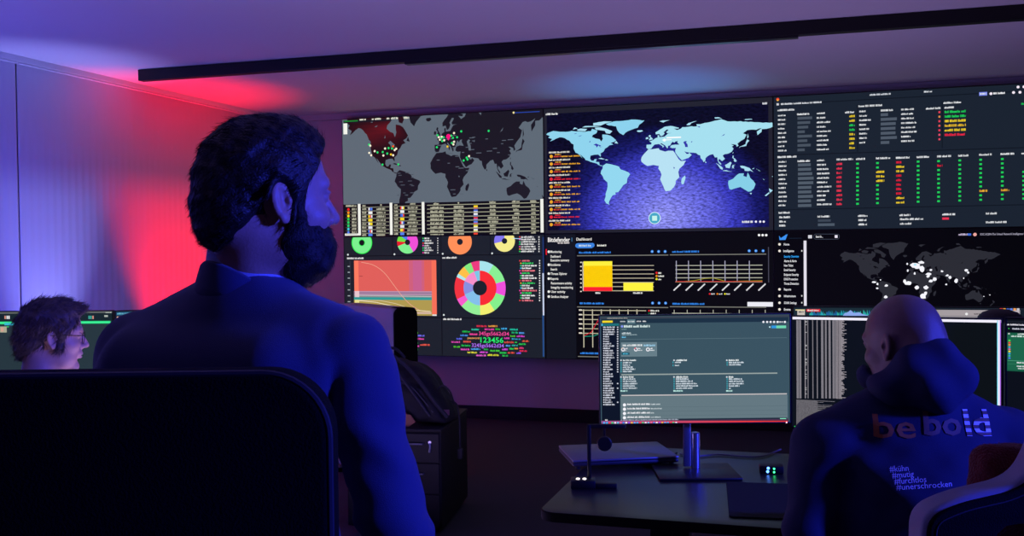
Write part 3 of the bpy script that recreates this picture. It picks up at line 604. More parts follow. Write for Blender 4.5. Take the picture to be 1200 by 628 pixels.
for x, y in ((511, 132), (540, 132), (569, 132), (944, 129), (974, 129), (1006, 129), (513, 362), (542, 362), (571, 362)): s.dot(x, y, 6.5, '#3c8cf0'); s.dot(x, y, 3, '#a0d0ff')
for x in (988, 1004, 1020): s.dot(x, 59, 5.5, '#ffffff')
for k in range(7): s.rect(204, 194 + k * 18.5, 519, 197.5 + k * 18.5, '#b4ac94')
s.rect(200, 178, 204, 308, '#d8d0c0')
for k in range(8): s.rect(190, 178 + k * 18.5, 197, 183 + k * 18.5, '#e8e0d0')
s.rect(205, 176, 333, 308, '#fccc00'); s.rect(205, 176, 333, 196, '#fff03c'); s.rect(205, 290, 333, 308, '#ff2030'); s.rect(383, 271, 515, 307, '#fff440')
s.words(258, 317, 280, 7, '#e8e8e8'); s.words(426, 317, 468, 7, '#e8e8e8')
for k, c in enumerate(('#e82028', '#e89010', '#e8e020')): s.dot(531, 227 + k * 14, 5, c); s.words(538, 228 + k * 14, 552 + 12 * (k == 1), 7, '#f0f0e8')
for k in range(5): s.rect(615, 193 + k * 18.2, 1003, 196.5 + k * 18.2, '#b0b0a0')
for k in range(7): s.rect(617 + k * 54.3, 173, 620.5 + k * 54.3, 268, '#a8a8c0')
s.line([(620, 268), (700, 262), (745, 252), (783, 250), (815, 258), (840, 266), (1003, 262)], 3, '#989020'); s.rect(615, 264, 1003, 268, '#c02020')
for k in range(8): x = 607 + k * 54; s.line([(x, 306), (x + 32, 276)], 6, '#d8d8dc')
for k, c in enumerate(('#e82028', '#e88010', '#e8e020')): s.dot(768 + k * 34, 321, 4, c); s.words(774 + k * 34, 321, 790 + k * 34, 6, '#e0e0e0')
s.rect(936, 357, 1050, 377, '#ececf4'); s.rect(1028, 112, 1032, 270, '#484858')
for k in range(6): s.rect(190, 392 + k * 20.5, 484, 395.5 + k * 20.5, '#c0b89c'); s.rect(184, 390 + k * 20.5, 198, 396 + k * 20.5, '#e8e0d0')
for k in range(7): s.rect(203 + k * 39.7, 390, 207 + k * 39.7, 412 if k > 1 else 560, '#c8c0a8')
s.line([(207, 508), (240, 492), (274, 432)], 3.5, '#d02030'); s.line([(207, 511), (250, 509), (274, 500)], 3, '#209880')
for k in range(2): s.dot(497, 396 + k * 12, 4, ('#e82028', '#107040')[k]); s.words(503, 396 + k * 12, 542 - 14 * k, 7, '#f0f0e8')
s.rect(600, 405, 1016, 409, '#a8a898')
for k in range(8): s.rect(608 + k * 58, 392, 611 + k * 58, 420, '#b8b8a8')
s.build('screen', [screen_mat()], r)

# ---- upper right: status tables
r, s = wall_display(2, 1); s.crop(900, 95, 3.59)
s.full('#1a2330'); s.rect(30, 78, 380, 80, '#1a2330')
LN = '#101722'
s.line([(30, 99), (1077, 42)], 4, LN); s.line([(34, 312), (1077, 280)], 4, LN); s.line([(34, 542), (1077, 520)], 4, LN); s.line([(377, 100), (377, 298)], 4, LN); s.line([(733, 86), (733, 282)], 4, LN)
s.dot(41, 77, 6.5, '#f04830'); s.dot(41, 81, 3.5, '#f8c040'); s.words(36, 98, 46, 9, '#e8e8f0'); s.words(54, 97, 226, 7, '#dcdfe6')
s.words(428, 58, 516, 7, '#d8dce4'); s.words(656, 45, 690, 7, '#d8dce4'); s.rect(888, 47, 922, 62, '#7886e8'); s.words(892, 54, 918, 7, '#e8ecff'); s.words(948, 52, 1000, 8, '#f0f0f4')
for x, y in ((938, 53), (1033, 48), (1060, 47), (1052, 25), (1077, 24)): s.dot(x, y, 6, '#f4e8f4')
def rows(x, y0, dy, n, w0, w1, c, h=7, blur=None):
    for k in range(n):
        ww = RM.uniform(w0, w1)
        if blur: s.rect(x, y0 + k * dy - h / 2 - 1, x + ww, y0 + k * dy + h / 2 + 1, blur)
        else: s.words(x, y0 + k * dy, x + ww, h, c[k] if isinstance(c, (list, tuple)) else c)
WT = '#e4e6ea'
s.words(40, 123, 114, 8, WT); rows(42, 145, 18.5, 9, 22, 38, WT); s.words(122, 140, 174, 8, WT); rows(124, 157, 19, 8, 24, 72, WT, 9, '#48525f'); rows(205, 136, 19, 9, 32, 62, WT)
s.words(324, 132, 362, 8, WT)
for k, c in enumerate((YL, YL, G, G, YL, YL, YL, YL)): s.words(342, 148 + k * 19, 365, 9, c)
s.words(380, 106, 480, 8, WT); rows(384, 128, 18.7, 8, 24, 50, WT); s.words(474, 124, 526, 8, WT); rows(474, 142, 19.5, 7, 30, 70, WT, 10, '#4e5866'); rows(560, 120, 19, 8, 36, 66, WT)
s.words(664, 116, 726, 8, WT)
for k, c in enumerate(('#e84058', '#e89048', '#e84058', '#e8585a', '#f03858', '#e85070', '#e84860')): s.rect(717, 127 + k * 19, 725, 135 + k * 19, c)
s.words(738, 92, 812, 8, WT); s.words(742, 112, 782, 8, WT)
for k, c in enumerate((G, G, YL, '#f0c030', YL, '#f02848')): s.words(743, 130 + k * 19.3, 832, 10, c)
s.words(1065, 96, 1077, 8, G)
s.words(40, 320, 120, 8, WT); rows(44, 340, 18.3, 11, 26, 36, WT); s.words(124, 337, 176, 8, WT); rows(126, 353, 19, 10, 50, 66, WT, 10, '#505b68'); rows(206, 334, 18.5, 11, 32, 62, WT)
s.words(288, 330, 358, 8, WT); rows(288, 349, 18.7, 10, 20, 24, '#e83450', 9)
HX = ((370, 408, 328), (454, 514, 325), (538, 595, 323), (625, 678, 320), (711, 770, 317), (800, 843, 314), (888, 941, 310), (978, 1036, 307))
for x, x1, y in HX: s.words(x, y, x1, 8, WT)
def marks(x, y0, n, sp={}):
    for k in range(n):
        c = sp.get(k); y = y0 + k * 18.7
        if c: s.words(x, y, x + (22 if c == RD else 34), 9, c)
        else: s.rect(x, y - 4, x + 11, y + 4, G)
marks(371, 348, 10); marks(455, 345, 10, {2: YL, 3: YL, 4: YL}); marks(539, 342, 10, {0: RD, 1: YL, 2: YL, 3: RD, 4: RD, 5: RD, 6: RD, 7: RD, 8: YL, 9: YL})
marks(626, 339, 10); marks(712, 337, 10, {1: RD}); marks(801, 334, 10); marks(889, 331, 10, {7: '#f0b030'}); marks(980, 328, 10, {7: '#f0b030'}); marks(1070, 382, 7)
for x in (1066,): s.words(x, 304, x + 40, 8, WT)
for x, y, w_ in ((44, 554, 48), (47, 573, 46), (47, 591, 28), (47, 608, 26), (208, 570, 52), (378, 567, 40), (380, 585, 34), (380, 603, 36), (553, 564, 46), (555, 581, 98), (555, 600, 48), (733, 561, 54), (916, 557, 46), (916, 594, 88)): s.words(x, y, x + w_, 8, WT)
s.rect(733, 574, 761, 583, '#e83050'); s.rect(210, 582, 264, 592, '#3c4654'); s.rect(210, 599, 280, 610, '#4c5866')
s.build('screen', [screen_mat()], r)

# ---- lower right: grey map
r, s = wall_display(2, 0); s.crop(900, 255, 4)
s.full('#040408')
s.poly([(52, 84), (60, 96), (84, 80), (92, 78), (82, 104), (54, 105)], '#3c90f0'); s.rect(98, 96, 158, 98, '#16283c')
s.rect(188, 82, 206, 97, '#d8d8e0'); s.line([(222, 77), (326, 77), (334, 83), (334, 94), (328, 101), (222, 101), (214, 94), (214, 84), (222, 77)], 2.2, '#3c4454'); s.text(224, 89, 258, 'Search...', '#f0f0f4', .02, 10)
s.rect(313, 82, 326, 95, '#f0e8f8'); s.rect(167, 108, 180, 416, '#e4e0ec')
for y, x, x1, t, c in ((125, 74, 100, 'Home', '#e8e8ec'), (156, 72, 122, 'Intelligence', '#e8e8ec'), (182, 75, 145, 'Security Overview', '#30a8ff'), (203, 75, 134, 'Alarms & Alerts', '#e8e8ec'), (224, 75, 118, 'New Ticket', '#e8e8ec'), (245, 75, 130, 'Email Security', '#e8e8ec'), (267, 75, 144, 'Endpoint Security', '#e8e8ec'), (288, 75, 140, 'DNS Protection', '#e8e8ec'), (309, 75, 144, 'Threat Detection', '#e8e8ec'), (336, 75, 108, 'Reports', '#e8e8ec'), (367, 75, 130, 'Infrastructure', '#e8e8ec'), (399, 75, 134, 'SOAR Settings', '#e8e8ec'), (430, 75, 106, 'Events', '#e8e8ec')):
    s.text(x, y, x1, t, c, .02, 11)
for y in (125, 156, 336, 367, 399, 430, 455): s.dot(54, y, 6, '#f0e8dc')
for y in (156, 367, 399): s.rect(156, y - 4, 161, y + 3, '#d8d8d8')
s.words(893, 79, 944, 9, '#c8b8d8'); s.rect(936, 74, 952, 84, '#4070e0'); s.dot(970, 79, 8, '#f0a8a0'); s.text(994, 78, 1230, 'SOC AOJIN-The United Network Intelligence Center', '#a8a4b8', .015, 10)
f = world_map(s, ((-168, 338), (51, 790)), ((83, 116, 600), (60, 198, 575), (37, 252, 690), (0, 318, 720), (-35, 386, 720), (-55, 430, 560)), '#2b2c34', '#040408', {}, .8)
RW = random.Random(9)
def blob(x, y, rx, ry, c='#f6f6ff', n=9):
    s.poly([(x + rx * math.cos(2 * math.pi * k / n) * RW.uniform(.7, 1.2), y + ry * math.sin(2 * math.pi * k / n) * RW.uniform(.7, 1.2)) for k in range(n)], c)
for x, y, a, b in ((497,302,12,5),(513,311,5,6),(512,331,6,5),(554,319,9,6),(552,372,9,7),(527,292,4,3),(653,217,5,5),(690,225,26,14),(718,210,14,8),(722,240,12,14),(700,232,18,8),(655,249,5,6),(688,262,5,7),(655,308,18,10),(640,298,7,10),(698,328,11,9),(741,327,13,9),(726,368,16,13),(739,354,9,9),(762,298,10,7),(781,288,10,9),(752,264,14,7),(764,245,7,5),(815,251,7,5),(840,271,8,5),(853,280,8,7),(882,295,9,11),(930,246,8,7),(938,257,6,5),(835,313,5,4),(917,284,3,4),(1012,369,3,2),(1040,362,3,2),(750,275,8,6)): blob(x, y, a, b)
blob(690, 220, 8, 5, '#a8e4f4')
s.build('screen', [screen_mat()], r)
# ------------------------------------------------------------------ people
def rotcols(f, up=(0, 0, 1)):                      # columns forward, left, up
    f = Vector(f).normalized(); l = Vector(up).cross(f).normalized(); u = f.cross(l)
    return np.array([[f[i], l[i], u[i]] for i in range(3)], dtype=np.float32)
def head_sdf(Q, jaw=1.0, nose=1.0, ear=1.0, brow=1.0, sc=1.0):
    if sc != 1.0: return head_sdf(Q / np.float32(sc), jaw, nose, ear, brow) * sc
    x, y, z = Q[..., 0], Q[..., 1], Q[..., 2]
    A = np.stack([x, np.abs(y), z], -1)
    d = ell(Q, (-.006, 0, .042), (.098, .077, .088))
    d = smin(d, ell(Q, (.036, 0, -.022), (.056, .060, .080)), .03)
    d = smin(d, ell(A, (.03, .028, -.062), (.045 * jaw, .030 * jaw, .034)), .03)
    d = smin(d, ell(Q, (.080, 0, -.092), (.019 * jaw, .022 * jaw, .017)), .022)
    d = smin(d, ell(A, (.058, .042, -.016), (.028, .022, .020)), .02)
    d = smin(d, cap(A, (.086, .004, .034), (.077, .040, .036), .0105 * brow, .010 * brow), .016)
    d = smax(d, -ell(A, (.099, .031, .017), (.020, .020, .013)), .014)
    d = np.minimum(d, ell(A, (.078, .031, .016), (.0125, .0135, .012)))
    d = smin(d, ell(A, (.083, .031, .0235), (.010, .015, .0045)), .004)
    d = smin(d, cap(Q, (.089, 0, .026), (.107 + .006 * nose, 0, -.016), .0075, .0105), .010)
    d = smin(d, ell(A, (.100, .0105, -.020), (.012, .0085, .0085)), .006)
    d = smax(d, -ell(A, (.106, .0065, -.029), (.005, .004, .004)), .003)
    d = smin(d, ell(Q, (.088, 0, -.044), (.014, .026, .014)), .014)
    d = smin(d, ell(Q, (.0975, 0, -.0465), (.0085, .022, .0045)), .005)
    d = smin(d, ell(Q, (.0955, 0, -.0575), (.0085, .019, .0055)), .005)
    d = smax(d, -ell(Q, (.104, 0, -.0520), (.008, .024, .0012)), .003)
    d = smin(d, ell(Q, (-.070, 0, -.010), (.038, .055, .055)), .03)
    # ears
    a = R(14); ca, sa = math.cos(a), math.sin(a)
    E = A - np.array((-.006, .079, .004), dtype=np.float32)
    ex = E[..., 0] * ca + E[..., 2] * sa; ez = -E[..., 0] * sa + E[..., 2] * ca; ey = E[..., 1] - (-ex) * .32
    E2 = np.stack([ex, ey, ez], -1)
    e = ell(E2, (0, 0, 0), (.0175 * ear, .0068, .0305 * ear)); e = smax(e, -ell(E2, (.0035, .0075, .001), (.0105, .0085, .0205)), .003)
    e = smin(e, ell(E2, (-.001, .002, -.026), (.009, .0055, .0095)), .004); e = smin(e, ell(E2, (.0135, .003, -.002), (.0045, .005, .006)), .004)
    e = np.minimum(e, cap(E2, (-.004, .002, -.012), (-.003, .003, .016), .0028))
    d = smin(d, e, .005)
    return d
def hand_sdf(curl=.5):
    """right hand: fingers along +y, palm down, thumb towards -x"""
    L = (.072, .080, .074, .058); X = (-.028, -.009, .010, .028); base = (.088, .092, .089, .080)
    def f(P):
        d = rbx(P, (0, .048, 0), (.041, .048, .0145), .013)
        d = smin(d, ell(P, (-.024, .03, -.006), (.018, .032, .016)), .012)
        d = smin(d, cap(P, (0, -.06, 0), (0, .01, 0), .026, .024), .02)
        fin = None
        for k in range(4):
            a = np.array((X[k], base[k] - .008, 0.)); q = a; an = .10
            for j, fr in enumerate((.46, .31, .23)):
                an += curl * (.5, .75, .55)[j]; b = q + L[k] * fr * np.array((X[k] * 1.6, math.cos(an), -math.sin(an)))
                c = cap(P, q, b, .0092 - .0008 * j, .0085 - .0008 * j); fin = c if fin is None else np.minimum(fin, c); q = b
        a = np.array((-.032, .018, -.004)); b = np.array((-.060, .050, -.016)); c = np.array((-.066, .080, -.024))
        th = np.minimum(cap(P, a, b, .0135, .0105), cap(P, b, c, .0105, .0085))
        return smin(smin(d, fin, .006), th, .008)
    return f
def with_arms(core, neck, arms, hands):
    """one continuous body: head and chest, both arms inside the sleeves, and the hands"""
    H = []
    for (S, E, W), (fwd, up, curl, side) in zip(arms, hands):
        f = Vector(fwd).normalized(); x = f.cross(Vector(up)).normalized(); u = x.cross(f)
        M = np.array([[x[i], f[i], u[i]] for i in range(3)], dtype=np.float32); H.append((S, E, W, M, np.array(W) + np.array(f) * .01, hand_sdf(curl), side))
    def g(P):
        d = core(P)
        for S, E, W, M, o, hs, side in H:
            d = smin(d, smin(cap(P, neck + np.array((0, 0, -.10)), S, .055, .044), smin(cap(P, S, E, .044, .036), cap(P, E, W, .036, .025), .01), .02), .02)
            sel = np.linalg.norm(P - o, axis=-1) < .26
            if sel.any():
                Q = (P[sel] - o) @ M
                if side < 0: Q = Q * np.array((-1, 1, 1), dtype=np.float32)
                d = np.array(d); d[sel] = smin(d[sel], hs(Q), .008)
        return d
    return g
def merge(parts):
    V, F, n = [], [], 0
    for v, f in parts: V.append(v); F.append(f + n); n += len(v)
    return np.concatenate(V), np.concatenate(F)
def person(rootloc, rz, label):
    return empty('person', rootloc, rz, label, 'person')
def strands(v, nrm, comb, n, length, wd, rg, lift=.35, jit=.35, sink=.002):
    """short tapered tufts rooted in the surface"""
    V, F = [], []; idx = rg.randint(0, len(v), n)
    for i in idx:
        p = Vector(v[i]); N = Vector(nrm[i]); c = Vector(comb(p, N)); c = (c - N * c.dot(N)); 
        if c.length < 1e-3: continue
        c.normalize(); c = (c + Vector(rg.uniform(-jit, jit, 3))).normalized(); d = (c + N * lift * rg.uniform(.2, 1.2)).normalized()
        L = length * rg.uniform(.6, 1.25); side = d.cross(N).normalized() * wd / 2; b = len(V); q = p - N * sink
        for k, t in enumerate((0, .5, 1)):
            c0 = q + d * L * t - N * lift * L * .35 * t * t; w_ = side * (1, .75, .12)[k]; V += [c0 - w_, c0 + w_, c0 + N * wd * .5 * (1, .7, .1)[k]]
        for k in range(2):
            for j in range(3): F.append((b + k * 3 + j, b + k * 3 + (j + 1) % 3, b + k * 3 + 3 + (j + 1) % 3, b + k * 3 + 3 + j))
        F.append((b + 6, b + 7, b + 8))
    return V, F
def normals(o):
    n = np.zeros(len(o.data.vertices) * 3, dtype=np.float32); o.data.vertices.foreach_get('normal', n); return n.reshape(-1, 3)
def soft(name, v, f, m, parent):
    o = mk(name, v, f, m, parent, True)
    bm = bmesh.new(); bm.from_mesh(o.data); bmesh.ops.recalc_face_normals(bm, faces=bm.faces[:]); bm.to_mesh(o.data); bm.free()
    return o
def hairy(name, v, f, m, parent, comb, n, length, wd, seed, lift=.35, jit=.35, mask=None):
    o = soft(name, v, f, m, parent); nn = normals(o); vv = np.array([x.co[:] for x in o.data.vertices])
    if mask is not None: k = mask(vv); vs, ns = vv[k], nn[k]
    else: vs, ns = vv, nn
    V, F = strands(vs, ns, comb, n, length, wd, np.random.RandomState(seed), lift, jit)
    me = o.data; av = vv.tolist() + [tuple(x) for x in V]; af = [list(p.vertices) for p in me.polygons] + [[i + len(vv) for i in q] for q in F]
    new = bpy.data.meshes.new(name); new.from_pydata(av, [], af); new.materials.append(m); new.polygons.foreach_set('use_smooth', [True] * len(new.polygons)); new.update()
    o.data = new; bpy.data.meshes.remove(me); return o
def ring_band(name, c, rot, prof, rx, ry, m, parent, gap=0, n=72, tilt=0):
    """a collar: profile of (radius offset, height) swept round an ellipse; gap (deg) left open at the front"""
    vs = []; k0 = gap / 2; A = [R(k0 + (360 - gap) * i / n) for i in range(n + 1)]
    for a in A:
        for dr, z in prof:
            p = Vector(((rx + dr) * math.cos(a), (ry + dr) * math.sin(a), z - tilt * math.cos(a))); vs.append(Vector(c) + rot @ p)
    w_ = len(prof); fs = [(i * w_ + k, (i + 1) * w_ + k, (i + 1) * w_ + (k + 1) % w_, i * w_ + (k + 1) % w_) for i in range(n) for k in range(w_)]
    fs += [tuple(range(w_)), tuple(n * w_ + k for k in range(w_))[::-1]]
    o = mk(name, [tuple(v) for v in vs], fs, m, parent, True)
    bm = bmesh.new(); bm.from_mesh(o.data); bmesh.ops.recalc_face_normals(bm, faces=bm.faces[:]); bm.to_mesh(o.data); bm.free(); return o
def legs(P, hips, knees, ankles, rh=.088, rk=.066, ra=.05, wv=.004):
    d = None
    for s in (0, 1):
        a = smin(cap(P, hips[s], knees[s], rh, rk), cap(P, knees[s], ankles[s], rk, ra), .02); d = a if d is None else smin(d, a, .03)
    c = (np.array(hips[0]) + np.array(hips[1])) / 2
    d = smin(d, ell(P, c + np.array((0, -.01, .02)), (.175, .125, .12)), .05)
    return d + wob(P, 28, wv)
def shoe(name, ank, fwd, parent, m):
    f = Vector(fwd).normalized(); Rm = rotcols((f.x, f.y, 0))
    c = np.array((ank[0], ank[1], 0.)) 
    def g(P):
        Q = (P - c) @ Rm
        d = ell(Q, (.055, 0, .035), (.135, .046, .042)); d = smin(d, cap(Q, (-.03, 0, .05), (-.02, 0, .10), .042, .044), .03)
        d = smax(d, -(Q[..., 2] - .004), .004); return d
    v, q = surf(g, (c[0] - .22, c[1] - .22, -.01), (c[0] + .22, c[1] + .22, .16), .007); return soft(name, v, q, m, parent)

SUIT = mat('suit_wool', '#2c3560', .82, bump=.35, bscale=900, var=.1, sheen=.25)
TROU = mat('trousers_wool', '#20263f', .85, bump=.3, bscale=800)
SHIRT = mat('shirt_cotton', '#b9c2e4', .8, bump=.2, bscale=600)
HAIRD = mat('dark_brown_hair', '#1c1411', .5, bump=.5, bscale=300, var=.4)
BEARD = mat('dark_beard', '#17100e', .65, bump=.5, bscale=400, var=.4)
LEATH = mat('black_leather', '#0b0a0a', .4, bump=.15)

# ---- the bearded man in a suit, standing
PSI = R(27); root_w = Vector((-.415, 1.52, 0))
man = person(root_w, -PSI, 'bearded man in a dark blue suit standing behind the black chair, looking right')
Fw = Vector((math.sin(PSI), math.cos(PSI), 0)); Rw = Vector((math.cos(PSI), -math.sin(PSI), 0))
def ml(p, o=root_w, r=Rw, f=Fw): d = Vector(p) - o; return np.array((d.dot(r), d.dot(f), d.z), dtype=np.float32)
def mdir(a, psi): return Vector((math.cos(a + psi) , math.sin(a + psi), 0))
HA = R(34)                                         # gaze azimuth, from the picture plane to the right and away
hf = Vector((math.cos(HA), math.sin(HA), -.03)); hfl = (hf.dot(Rw), hf.dot(Fw), hf.z)
HR = rotcols(hfl); HC = ml(atd(312, 241, 1.5)); HS = .96
nb = ml(atd(300, 330, 1.53))
SRj, SLj = ml(atd(408, 412, 1.42)), ml(atd(163, 412, 1.60))
ERj, WRj = ml(atd(462, 612, 1.39)), ml(atd(512, 770, 1.47))
ELj, WLj = np.array((-.27, -.02, 1.04), dtype=np.float32), np.array((-.25, .15, .84), dtype=np.float32)
def bodyf(P):
    Q = (P - HC) @ HR
    d = head_sdf(Q, 1.08, 1.1, 1.0, 1.0, HS)
    a = HC + HR @ np.array((-.022, 0, -.03)); d = smin(d, cap(P, a, nb, .056, .062), .02)
    d = smin(d, ell(P, nb + np.array((0, 0, -.10)), (.13, .085, .08)), .04)
    return d
def wristf(pa, pb, t):                             # direction of the forearm
    d = Vector(pb) - Vector(pa); return d.normalized()
bodyg = with_arms(bodyf, nb, ((SRj, ERj, WRj), (SLj, ELj, WLj)), ((wristf(ERj, WRj, 0), (1, -.1, .2), .5, 1), (wristf(ELj, WLj, 0), (-1, 0, .2), .5, -1)))
soft('body', *surf(bodyg, (-.40, -.25, .62), (.42, .42, 1.76), .0026), SKIN, man)
def hairmask(Q, fr=0.0):
    x, y, z = Q[..., 0], np.abs(Q[..., 1]), Q[..., 2]
    front = x - .060 - .70 * (z - .060) + fr + .25 * np.maximum(0, .05 - y)          # hairline over forehead and temples
    side = np.maximum(x + .000, -z - .095 - .9 * np.minimum(0, x + .03) * 0)
    low = np.maximum(np.maximum(x + .030 + .45 * z, -(z + .078)), .7 * (.96 * x - .001 - z))
    a = smax(front, -(z - .012), .012)            # above the ears
    sb = np.maximum(np.abs(x - .024) - .013, np.abs(z - .010) - .045)                # sideburns
    return smin(smin(a, low, .02), sb, .01)
def hair1(P):
    Q = (P - HC) @ HR / np.float32(HS); x, z = Q[..., 0], Q[..., 2]
    d = ell(Q, (-.004, 0, .046), (.101, .081, .093)); d = smin(d, head_sdf(Q, 1.08, 1.1) - .0065, .01)
    d = smin(d, ell(Q, (.030, 0, .098), (.058, .054, .036)), .03)
    d = d + wob(Q, 95, .0018) + wob(Q, 220, .0007, 2)
    ear = ell(np.stack([x, np.abs(Q[..., 1]), z], -1), (-.002, .095, .002), (.024, .024, .039))
    return smax(smax(d, hairmask(Q), .006), -ear, .006) * HS
def comb1(p, N):
    Q = HR.T @ (np.array(p) - HC); c = (-1, 0, .15) if Q[2] > .07 else (-.85, 0, -.55)
    return tuple(HR @ np.array(c))
v, q = surf(hair1, HC + np.array((-.17, -.17, -.14)), HC + np.array((.17, .17, .17)), .0028)
hairy('hair', v, q, HAIRD, man, comb1, 11000, .018, .0011, 3, .20, .20)
def beard1(P):
    Q = (P - HC) @ HR / np.float32(HS); x, y, z = Q[..., 0], np.abs(Q[..., 1]), Q[..., 2]; A = np.stack([x, y, z], -1)
    d = ell(Q, (.040, 0, -.052), (.066, .069, .062)); d = smin(d, ell(Q, (.062, 0, -.078), (.046, .046, .044)), .03)
    d = smin(d, cap(A, (.024, .070, .0), (.034, .062, -.05), .009, .014), .012); d = smin(d, cap(A, (.018, .056, -.052), (.045, .035, -.088), .016, .020), .015)
    d = d + wob(Q, 120, .002)
    top = z + .006 + .42 * np.clip(x - .03, 0, .08)
    m = smax(top, -x + .008 - .25 * np.clip(-z - .03, 0, .1), .008)
    sb = np.maximum(np.abs(x - .024) - .012, z - .01)
    mouth = ell(Q, (.104, 0, -.052), (.012, .020, .0065))
    return smax(smax(d, smin(m, sb, .01), .006), -mouth, .004) * HS
v, q = surf(beard1, HC + np.array((-.17, -.17, -.17)), HC + np.array((.17, .17, .03)), .0028)
hairy('beard', v, q, BEARD, man, lambda p, N: tuple(HR @ np.array((.15, 0, -1))), 6000, .011, .0011, 4, .35, .4)
v, q = surf(lambda P: np.minimum(*[cap((P - HC) @ HR / np.float32(HS), (.088, s * .012, .037), (.078, s * .043, .041), .0045, .003) for s in (1, -1)]), HC - .13, HC + .13, .0026)
soft('eyebrows', v, q, HAIRD, man)
def jacket(P):
    hip = np.array((.0, .0, .86)); z = P[..., 2]
    q = P * np.array((1, 1.45, 1), dtype=np.float32)
    sc = lambda p: np.array(p) * np.array((1, 1.45, 1))
    mid = (SRj + SLj) / 2
    d = cap(q, sc((mid[0], mid[1] - .01, 1.22)), sc((0, 0, 1.02)), .165, .145) / 1.25
    d = smin(d, cap(q, sc((0, 0, 1.02)), sc((0, .0, .84)), .145, .17) / 1.25, .05)
    for S in (SRj, SLj): d = smin(d, cap(P, nb + np.array((0, -.015, -.050)), S + np.array((0, 0, .002)), .072, .058), .05)
    d = smin(d, cap(P, SRj + np.array((-.075, -.03, -.05)), SLj + np.array((.06, -.03, -.05)), .085), .05)
    arm = smin(cap(P, SRj, ERj, .060, .048), cap(P, ERj, WRj, .048, .037), .012)
    arm = arm + .0035 * np.sin(75 * (P[..., 2] + .6 * P[..., 1]) + 3 * np.sin(20 * P[..., 0])) * np.exp(-((P[..., 2] - 1.20) / .05) ** 2) + .004 * np.sin(95 * (P[..., 2] - .5 * P[..., 0])) * np.exp(-((P[..., 2] - 1.07) / .06) ** 2)
    al = smin(cap(P, SLj, ELj, .062, .052), cap(P, ELj, WLj, .052, .040), .02)
    seam = np.exp(-((d - arm) / .006) ** 2) * .006
    d = smin(d, al, .014); d = smin(d, arm, .010) + seam
    d = d + wob(P, 17, .0030) + wob(P, 38, .0010, 1)
    d = smin(d, rbx(P, ((SRj + SLj)[0] / 2 - .004, (SRj + SLj)[1] / 2 - .050, 1.175), (.178, .072, .175), .050), .025)
    hole = cap(P, nb + np.array((0, .0, -.05)), nb + np.array((0, .0, .12)), .062, .072)
    d = smax(d, -hole, .006)
    for W, E in ((WRj, ERj), (WLj, ELj)):
        u = (W - E) / np.linalg.norm(W - E); sel = np.linalg.norm(P - W, axis=-1) - .12
        d = np.where((sel < 0) & (((P - E) @ u) > 0), np.maximum(d, ((P - W) @ u) - .0), d)
    return d
v, q = surf(jacket, (-.36, -.26, .62), (.36, .34, 1.50), .0052)
jk = soft('suit_jacket', v, q, SUIT, man)
cr_ = Matrix(((float(HR[0, 0]), float(HR[0, 1]), 0), (float(HR[1, 0]), float(HR[1, 1]), 0), (0, 0, 1))).to_3x3()
TR = Matrix(((0, -1, 0), (1, 0, 0), (0, 0, 1))).to_3x3()   # forward of the torso
blend = Matrix.Rotation(R(-18), 3, 'Z') @ TR
nc = Vector(nb.tolist())
ring_band('shirt_collar', nc + Vector((0, .0, .013)), blend, [(.006, -.050), (.010, -.025), (.004, .016), (.001, .020), (-.002, .016), (-.001, -.050)], .066, .064, SHIRT, man, 26, tilt=.034)
ring_band('jacket_collar', nc + Vector((0, -.004, -.032)), blend, [(.024, -.050), (.021, -.030), (.011, .004), (.007, .008), (.004, .004), (.003, -.050)], .069, .066, SUIT, man, 70, tilt=.058)
lg = lambda P: legs(P, ((.09, 0, .88), (-.09, 0, .88)), ((.10, .03, .48), (-.10, .02, .48)), ((.11, 0, .09), (-.11, -.01, .09)))
v, q = surf(lg, (-.25, -.2, .05), (.25, .2, 1.02), .011); soft('trousers', v, q, TROU, man)
for s in (1, -1): shoe('shoe', (.11 * s, 0, .09), (.15 * s, 1, 0), man, LEATH)
# ---- the young man with glasses, seated at the left desk
HB = mat('brown_hair', '#4a3a34', .5, bump=.5, bscale=300, var=.4)
KNIT = mat('grey_shirt', '#8a90a8', .85, bump=.3, bscale=500)
JEAN = mat('dark_denim', '#1b2233', .9, bump=.4, bscale=700)
yr = Vector((-1.50, 3.13, 0)); YP = R(40)
boy = person(yr, -YP, 'young man with dark hair and thin glasses seated at the far left')
yF = Vector((math.sin(YP), math.cos(YP), 0)); yR = Vector((math.cos(YP), -math.sin(YP), 0))
def yl(p): return ml(p, yr, yR, yF)
a = R(30); g3 = Vector((math.cos(a), math.sin(a), -.10)); YH = rotcols((g3.dot(yR), g3.dot(yF), g3.z)); YC = yl(atd(60, 397, 3.15)); YS = .92
yn = np.array((-.01, -.035, YC[2] - .17), dtype=np.float32); yn[:2] += YC[:2] * .8
ySR, ySL = yn + np.array((.185, .02, -.07)), yn + np.array((-.185, .02, -.07))
yER, yWR = ySR + np.array((.06, .06, -.25)), ySR + np.array((.0, .30, -.165)); yEL, yWL = ySL + np.array((-.06, .06, -.25)), ySL + np.array((.0, .30, -.165))
def bf(P):
    d = head_sdf((P - YC) @ YH, .92, .9, .95, .8, YS); a = YC + YH @ np.array((-.022, 0, -.03)); d = smin(d, cap(P, a, yn, .050, .056), .02)
    return smin(d, ell(P, yn + np.array((0, 0, -.09)), (.12, .08, .07)), .04)
soft('body', *surf(with_arms(bf, yn, ((ySR, yER, yWR), (ySL, yEL, yWL)), (((0, 1, -.05), (0, 0, 1), .25, 1), ((0, 1, -.05), (0, 0, 1), .25, -1))), (-.36, -.25, .62), (.36, .62, 1.40), .0034), SKIN, boy)
